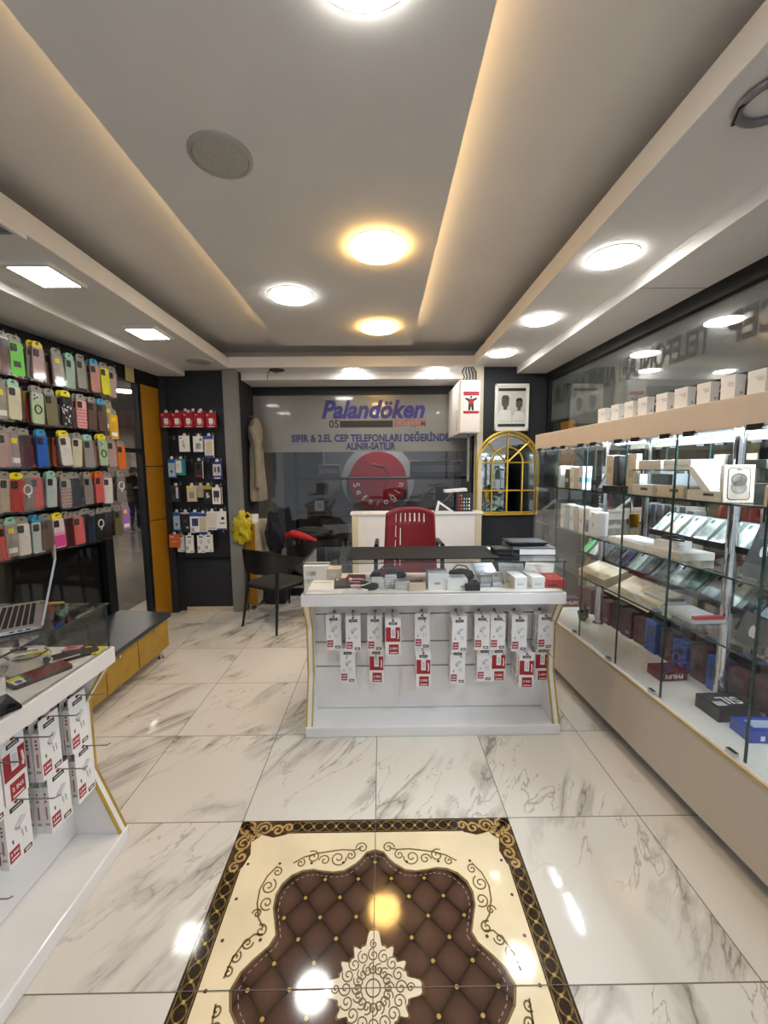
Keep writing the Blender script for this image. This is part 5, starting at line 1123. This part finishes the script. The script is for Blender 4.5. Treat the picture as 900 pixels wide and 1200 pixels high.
# slanted trays of phones on shelf .865 and 1.145
PHC = ['303338', '5B6068', '2A5A44', '8FA3B4', '24262B', '4A86A0', '3E4046', 'A7ADB2', '4A9A62', '2A2D33', '6C7078', '3B3D52', 'C6D0C2', 'DADFD6', 'B2BCB0', 'CFC9B4', '9AA59C']
PHN = ['charcoal', 'slate grey', 'dark green', 'pale blue', 'near-black', 'steel blue', 'dark grey', 'silver', 'bright green', 'graphite', 'mid grey', 'dusky violet', 'pale mint', 'off-white', 'pale sage', 'pale cream', 'sage grey']
def phone_tray(z0, l0, l1, n, lab, rowname, d0=.13):
    t = thing('phone_tray', lab, 'display tray', S(0, 0, z0), .05)
    a = .80; dl = .108
    z1 = .06; 
    MB().prism([(d0, z1), (d0+dl, z1+dl*math.tan(a)), (d0+dl, z1+dl*math.tan(a)-.006), (d0, z1-.006)], lambda u, v, w: (u, w, v), l0, l1, mat('tray_acrylic', '6C7678', .15, coat=.5)).build('sloping_board', t)
    MB().box(d0-.012, d0, l0, l1, z1-.018, z1+.012, BLACK).build('front_rail', t)
    for l in (l0+.05, (l0+l1)/2, l1-.05): MB().box(d0+.03, d0+dl-.004, l-.004, l+.004, 0, z1+.02, mat('tray_acrylic', '6C7678', .15)).build('support', t)
    for i in range(n):
        l = l1-.05-(l1-l0-.10)*(i/(n-1)); ci = (i*5+int(z0*10)) % len(PHC) if rowname == 'lower' else 12+(i*3) % 5
        pm = mat('phone_'+PHC[ci], PHC[ci], .15, coat=.6, noise=.15, scale=30)
        b = MB(); b.prism(rrect(.140, .072, .010, 3, .071, 0), XY, .001, .009, pm); o = b.build('display_phone', loc=S(d0, l, z0+z1+.0005)); o.rotation_euler = (0, -a, .05)
        tag(o, f'{PHN[ci]} phone lying on the {rowname} phone tray, {ORD[i] if i < 16 else ORD[n-1-i]} from {"mirror" if i < 16 else "near"} end', 'phone', f'phones on the {rowname} tray')
        MB().prism(rrect(.128, .064, .008, 3, .071, 0), XY, .009, .0093, mat('screen_'+PHC[ci], PHC[ci], .06, coat=1., noise=.5, scale=14)).build('screen', o); MB().box(.110, .133, .008, .026, .0093, .0098, INK).build('camera_patch', o)
phone_tray(.8655, .55, 3.1, 23, 'long sloping acrylic tray of phones above the lowest shelf', 'lower', .288)
phone_tray(1.1455, 1.05, 2.35, 13, 'long sloping acrylic tray of phones on the middle shelf', 'upper', .288)
# apple-shaped emblem decals on two grey tablet boxes leaning in the showcase
def apple(b, fn, m, s=1):
    out = []
    for i in range(40):
        a = 2*pi*i/40; r = .020*(1-.10*cos(2*a+pi)*0+.0); x = .019*sin(a)*(1+.06*cos(2*a)); y = .021*cos(a)-(.005 if abs(sin(a)) < .25 and cos(a) > 0 else 0)-(-.003 if abs(sin(a)) < .2 and cos(a) < 0 else 0)
        if x > .009 and -.006 < y < .012: x = .0125+.004*abs(y-.003)/.009*0+.0
        out.append((x*s, y*s))
    b.flat(out+[(0, 0)], [(i, (i+1) % 40, 40) for i in range(40)], fn, m)
    b.flat([(.0*s, .021*s), (.004*s, .030*s), (.010*s, .033*s), (.008*s, .026*s)], [(0, 1, 2, 3)], fn, m)
for (d, l, z, hh, lb) in ((.10, 1.53, .8655, .13, 'grey tablet with a pale fruit emblem leaning on the lowest shelf'), (.10, 1.53, 1.1455, .22, 'grey tablet with a pale fruit emblem leaning on the middle shelf')):
    o = MB().prism(rrect(.16, hh, .01, 3, 0, hh/2), lambda u, v, w: (w, u, v), 0, .007, mat('tablet_grey', '6F7578', .25, metal=.6)).build('display_tablet', loc=S(d, l, z)); o.rotation_euler = (0, .28, .05-.25); tag(o, lb, 'tablet')
    b = MB(); apple(b, lambda x, y: (-.0006, -x, hh/2+y), mat('emblem_pale', 'C9CCCE', .3), 1.25); b.build('emblem', o, fixn=False)
# ---- shelf 1.145
for i, (c, m, l, w_, h_) in enumerate((('white', WCARD, 2.93, .05, .17), ('pale blue', LBLUE, 2.865, .05, .165), ('white', WCARD, 2.80, .055, .165), ('grey-striped', mat('pale_grey_card', 'B9B9B6', .5), 2.735, .05, .17), ('white', WCARD, 2.675, .05, .165), ('violet', mat('violet_card', '2E2A66', .35), 2.60, .06, .17), ('white', WCARD, 2.535, .05, .15))):
    pbox('phone_box', f'upright {c} phone box on the middle shelf, {ORD[i]} from the arched mirror', 'phone box', S(.085, l, 1.1455), (.085, .048, h_), m if c != 'violet' else WCARD, [('l', .1, .9, .1, .9, m), ('f', .15, .85, .1, .9, m), ('l', .3, .7, .4, .6, LBLUE if i % 2 else GREYI), ('f', .3, .7, .65, .8, INK if i % 3 else LBLUE)], rz=.05+rnd.uniform(-.05, .05), group='upright phone boxes on the middle shelf', lid=.55)
pbox('flat_carton', 'long white open carton lying on the middle shelf', 'carton', S(.13, 2.22, 1.1455), (.18, .30, .03), WCARD, [('t', .15, .85, .1, .9, LGREY)], rz=.05)
pbox('flat_carton', 'long cream carton under the smart watch on middle shelf', 'carton', S(.12, 1.93, 1.1455), (.17, .22, .035), mat('ivory_card', 'D2CCC0', .5), [('t', .1, .9, .1, .9, WCARD), ('l', .1, .9, .2, .4, LGREY)], rz=.12)
pbox('watch_carton', 'white watch box on top of the long cream carton', 'carton', S(.12, 1.97, 1.1815), (.11, .11, .035), WCARD, [('f', .2, .6, .3, .5, LGREY)], rz=.2)
o = MB().prism(rrect(.045, .04, .012, 4), XY, .012, .024, BLACK).build('smart_watch', loc=S(.12, 1.97, 1.2170), smooth=False, rz=.3); tag(o, 'black smart watch lying on the white watch box', 'watch'); MB().tube([(0, -.02, .016), (0, -.045, .018), (0, -.055, .006), (0, -.03, .001), (0, .03, .001), (0, .055, .006), (0, .045, .018), (0, .02, .016)], .006, INK, 6).build('strap', o, smooth=True)
# tumbler shaped items seen over the upright boxes
o = MB().lathe([(.03, 0), (.034, .09), (.028, .1)], mat('amber_plastic', 'D29A18', .3), 20).build('cup', loc=S(.27, 2.86, 1.1455), smooth=True); tag(o, 'yellow cup behind the upright boxes on middle shelf', 'cup'); MB().tube([(.033, 0, .07), (.055, 0, .06), (.05, 0, .03), (.032, 0, .025)], .005, mat('amber_plastic', 'D29A18', .3), 6).build('handle', o, smooth=True)
# ---- shelf 1.435
for i, (l, w_, h_, m, nm) in enumerate(((2.98, .09, .155, WCARD, 'white'), (2.895, .05, .135, mat('olive_card', '5E5A3C', .5), 'olive'), (2.83, .05, .15, WCARD, 'white'), (2.775, .05, .145, mat('ivory_card', 'D2CCC0', .5), 'ivory'), (2.71, .06, .15, WCARD, 'white and blue'))):
    pbox('phone_box', f'{nm} box standing on the top shelf, {ORD[i]} from the arched mirror', 'phone box', S(.075, l, 1.4355), (w_, .055, h_), m, [('l', .2, .8, .3, .6, LGREY if i != 4 else mat('sky_print', '3E9AD0', .4)), ('f', .2, .8, .3, .6, LGREY if i != 4 else mat('sky_print', '3E9AD0', .4))], rz=.05, group='boxes standing on the top shelf', lid=.5)
o = MB().prism([(-.06, 0), (.06, 0), (-.05, .13)], lambda u, v, w: (w, u, v), -.02, .02, DGREY).build('price_stand', loc=S(.17, 2.63, 1.4355), rz=.05); tag(o, 'dark triangular stand beside the blue printed box on top shelf', 'stand'); MB().prism([(-.04, .01), (.04, .01), (-.035, .09)], lambda u, v, w: (w, u, v), -.021, -.02, GREYI).build('face_plate', o)
pbox('flat_carton', 'pale blue white carton lying behind the triangular stand on top shelf', 'carton', S(.24, 2.55, 1.4355), (.16, .2, .10), mat('blueish_white', 'D5DCE2', .4), [('l', .2, .8, .2, .5, LBLUE)], rz=.1)
o = pbox('speaker', 'tall black speaker between two cream cartons on the top shelf', 'speaker', S(.06, 2.32, 1.4755), (.05, .05, .17), BLACK, [('f', .15, .85, .1, .9, INK), ('l', .15, .85, .1, .9, INK)], rz=.05)
pbox('battery_pack', 'flat black box under the tall black speaker', 'box', S(.07, 2.33, 1.4355), (.10, .18, .039), BLACK, [('f', .1, .6, .3, .6, DGREY)], rz=.05)
for i, (l, lb) in enumerate(((2.405, 'cream narrow carton standing on the mirror side of the tall speaker'), (2.225, 'cream narrow carton standing on the camera side of the tall speaker'))): pbox('phone_box', lb, 'phone box', S(.07, l, 1.4355 if i else 1.4755), (.03, .075, .215-(0 if i else .04)), CREAM, [('l', .2, .8, .4, .6, mat('kraft_inner', 'B5A488', .6))], rz=.0, ry=.04 if i else -.03)
rs = thing('glass_riser', 'small glass riser shelf holding white cartons on the top shelf', 'riser', S(.13, 1.98, 1.4355), .05)
MB().box(-.10, .10, -.19, .19, .125, .131, SHELFG).build('top_plate', rs); MB().box(-.10, .10, -.19, .19, .06, .066, SHELFG).build('middle_plate', rs); MB().box(-.10, .10, -.19, -.184, 0, .125, SHELFG).build('near_side', rs); MB().box(-.10, .10, .184, .19, 0, .125, SHELFG).build('far_side', rs)
b = MB(); b.tube([(-.10, -.19, .128), (-.10, .19, .128)], .003, GEDGE, 4); b.tube([(-.10, -.187, 0), (-.10, -.187, .125)], .003, GEDGE, 4); b.build('edge', rs)
pbox('tablet_box', 'pale carton on the glass riser nearer the tall speaker', 'carton', S(.13, 2.08, 1.567), (.15, .16, .045), mat('ivory_card', 'D2CCC0', .5), [('l', .1, .6, .3, .5, LGREY)], rz=.05, lid=.5)
pbox('tablet_box', 'white carton on the glass riser nearer the phone box', 'carton', S(.13, 1.90, 1.567), (.15, .16, .045), WCARD, [('l', .1, .6, .3, .5, LGREY)], rz=.08, lid=.5)
pbox('tablet_box', 'white tablet box leaning at an angle against the glass riser', 'tablet box', S(.10, 1.655, 1.4365), (.14, .03, .19), WCARD, [('f', .1, .9, .1, .5, LGREY)], rz=.05, rx=-.78, lid=.45)
for i, (d, l, w_, h_, m, lb) in enumerate(((.08, 2.10, .10, .052, mat('ivory_card', 'D2CCC0', .5), 'ivory carton under the glass riser nearest the tall speaker'), (.08, 1.90, .10, .055, CREAM, 'tan carton under the glass riser'), (.07, 1.70, .10, .045, mat('ivory_card', 'D2CCC0', .5), 'ivory carton with dark print below the leaning tablet box'), (.08, 1.36, .11, .075, CREAM, 'tan carton with dark print beside the phone picture box'))):
    pbox('flat_carton', lb, 'carton', S(d, l, 1.4355), (w_, .17, h_), m, [('l', .2, .5, .5, .75, mat('brown_print', '4F4436', .5)), ('f', .2, .6, .4, .7, mat('brown_print', '4F4436', .5))], rz=.05)
def phone_face(b, w, d, h):
    IN = lambda pts, e0, e1, m: b.prism(pts, lambda u, v, z: (u, z, v), -d/2-e1, -d/2-e0, m)
    IN(rrect(.074, .128, .012, 5, 0, h/2), 0, .0010, INK); IN(rrect(.068, .122, .010, 5, 0, h/2), .0010, .0014, mat('phone_print', '8F8779', .5))
    IN(rrect(.016, .006, .003, 3, 0, h/2+.056), .0014, .0018, INK)
    for (zc, r, m) in ((h/2-.014, .026, mat('ring_print', '5E574C', .5)), (h/2-.014, .021, mat('phone_print', '8F8779', .5)), (h/2+.016, .026, mat('ring_print2', '3F3A33', .5)), (h/2+.016, .021, mat('bubble_print', '7D7568', .5))):
        b.prism([(r*cos(2*pi*i/28), zc+r*sin(2*pi*i/28)) for i in range(28)], lambda u, v, z: (u, z, v), -d/2-.0018, -d/2-.0014, m)
pbox('phone_box', 'cream phone box with a large phone picture on the top shelf', 'phone box', S(.07, 1.60, 1.4355), (.100, .036, .150), mat('buff_phone_card', 'B5AB9B', .5), [('r', .3, .7, .3, .7, LGREY)], rz=-.35, lab_fn=phone_face, rx=-.06)

# ------------------------------------------------------------------ world, render look
w = bpy.data.worlds.new('World'); SC.world = w; w.use_nodes = True
bg = w.node_tree.nodes['Background']; bg.inputs['Color'].default_value = (.85, .88, .95, 1); bg.inputs['Strength'].default_value = .6
SC.view_settings.view_transform = 'Standard'; SC.view_settings.look = 'None'; SC.view_settings.gamma = 1; SC.view_settings.use_curve_mapping = False
SC.view_settings.exposure = 0.5
SC.cycles.use_denoising = True
SC.cycles.max_bounces = 8; SC.cycles.transparent_max_bounces = 32; SC.cycles.glossy_bounces = 5; SC.cycles.diffuse_bounces = 4
SC.cycles.sample_clamp_indirect = 4
SC.cycles.caustics_reflective = False; SC.cycles.caustics_refractive = False
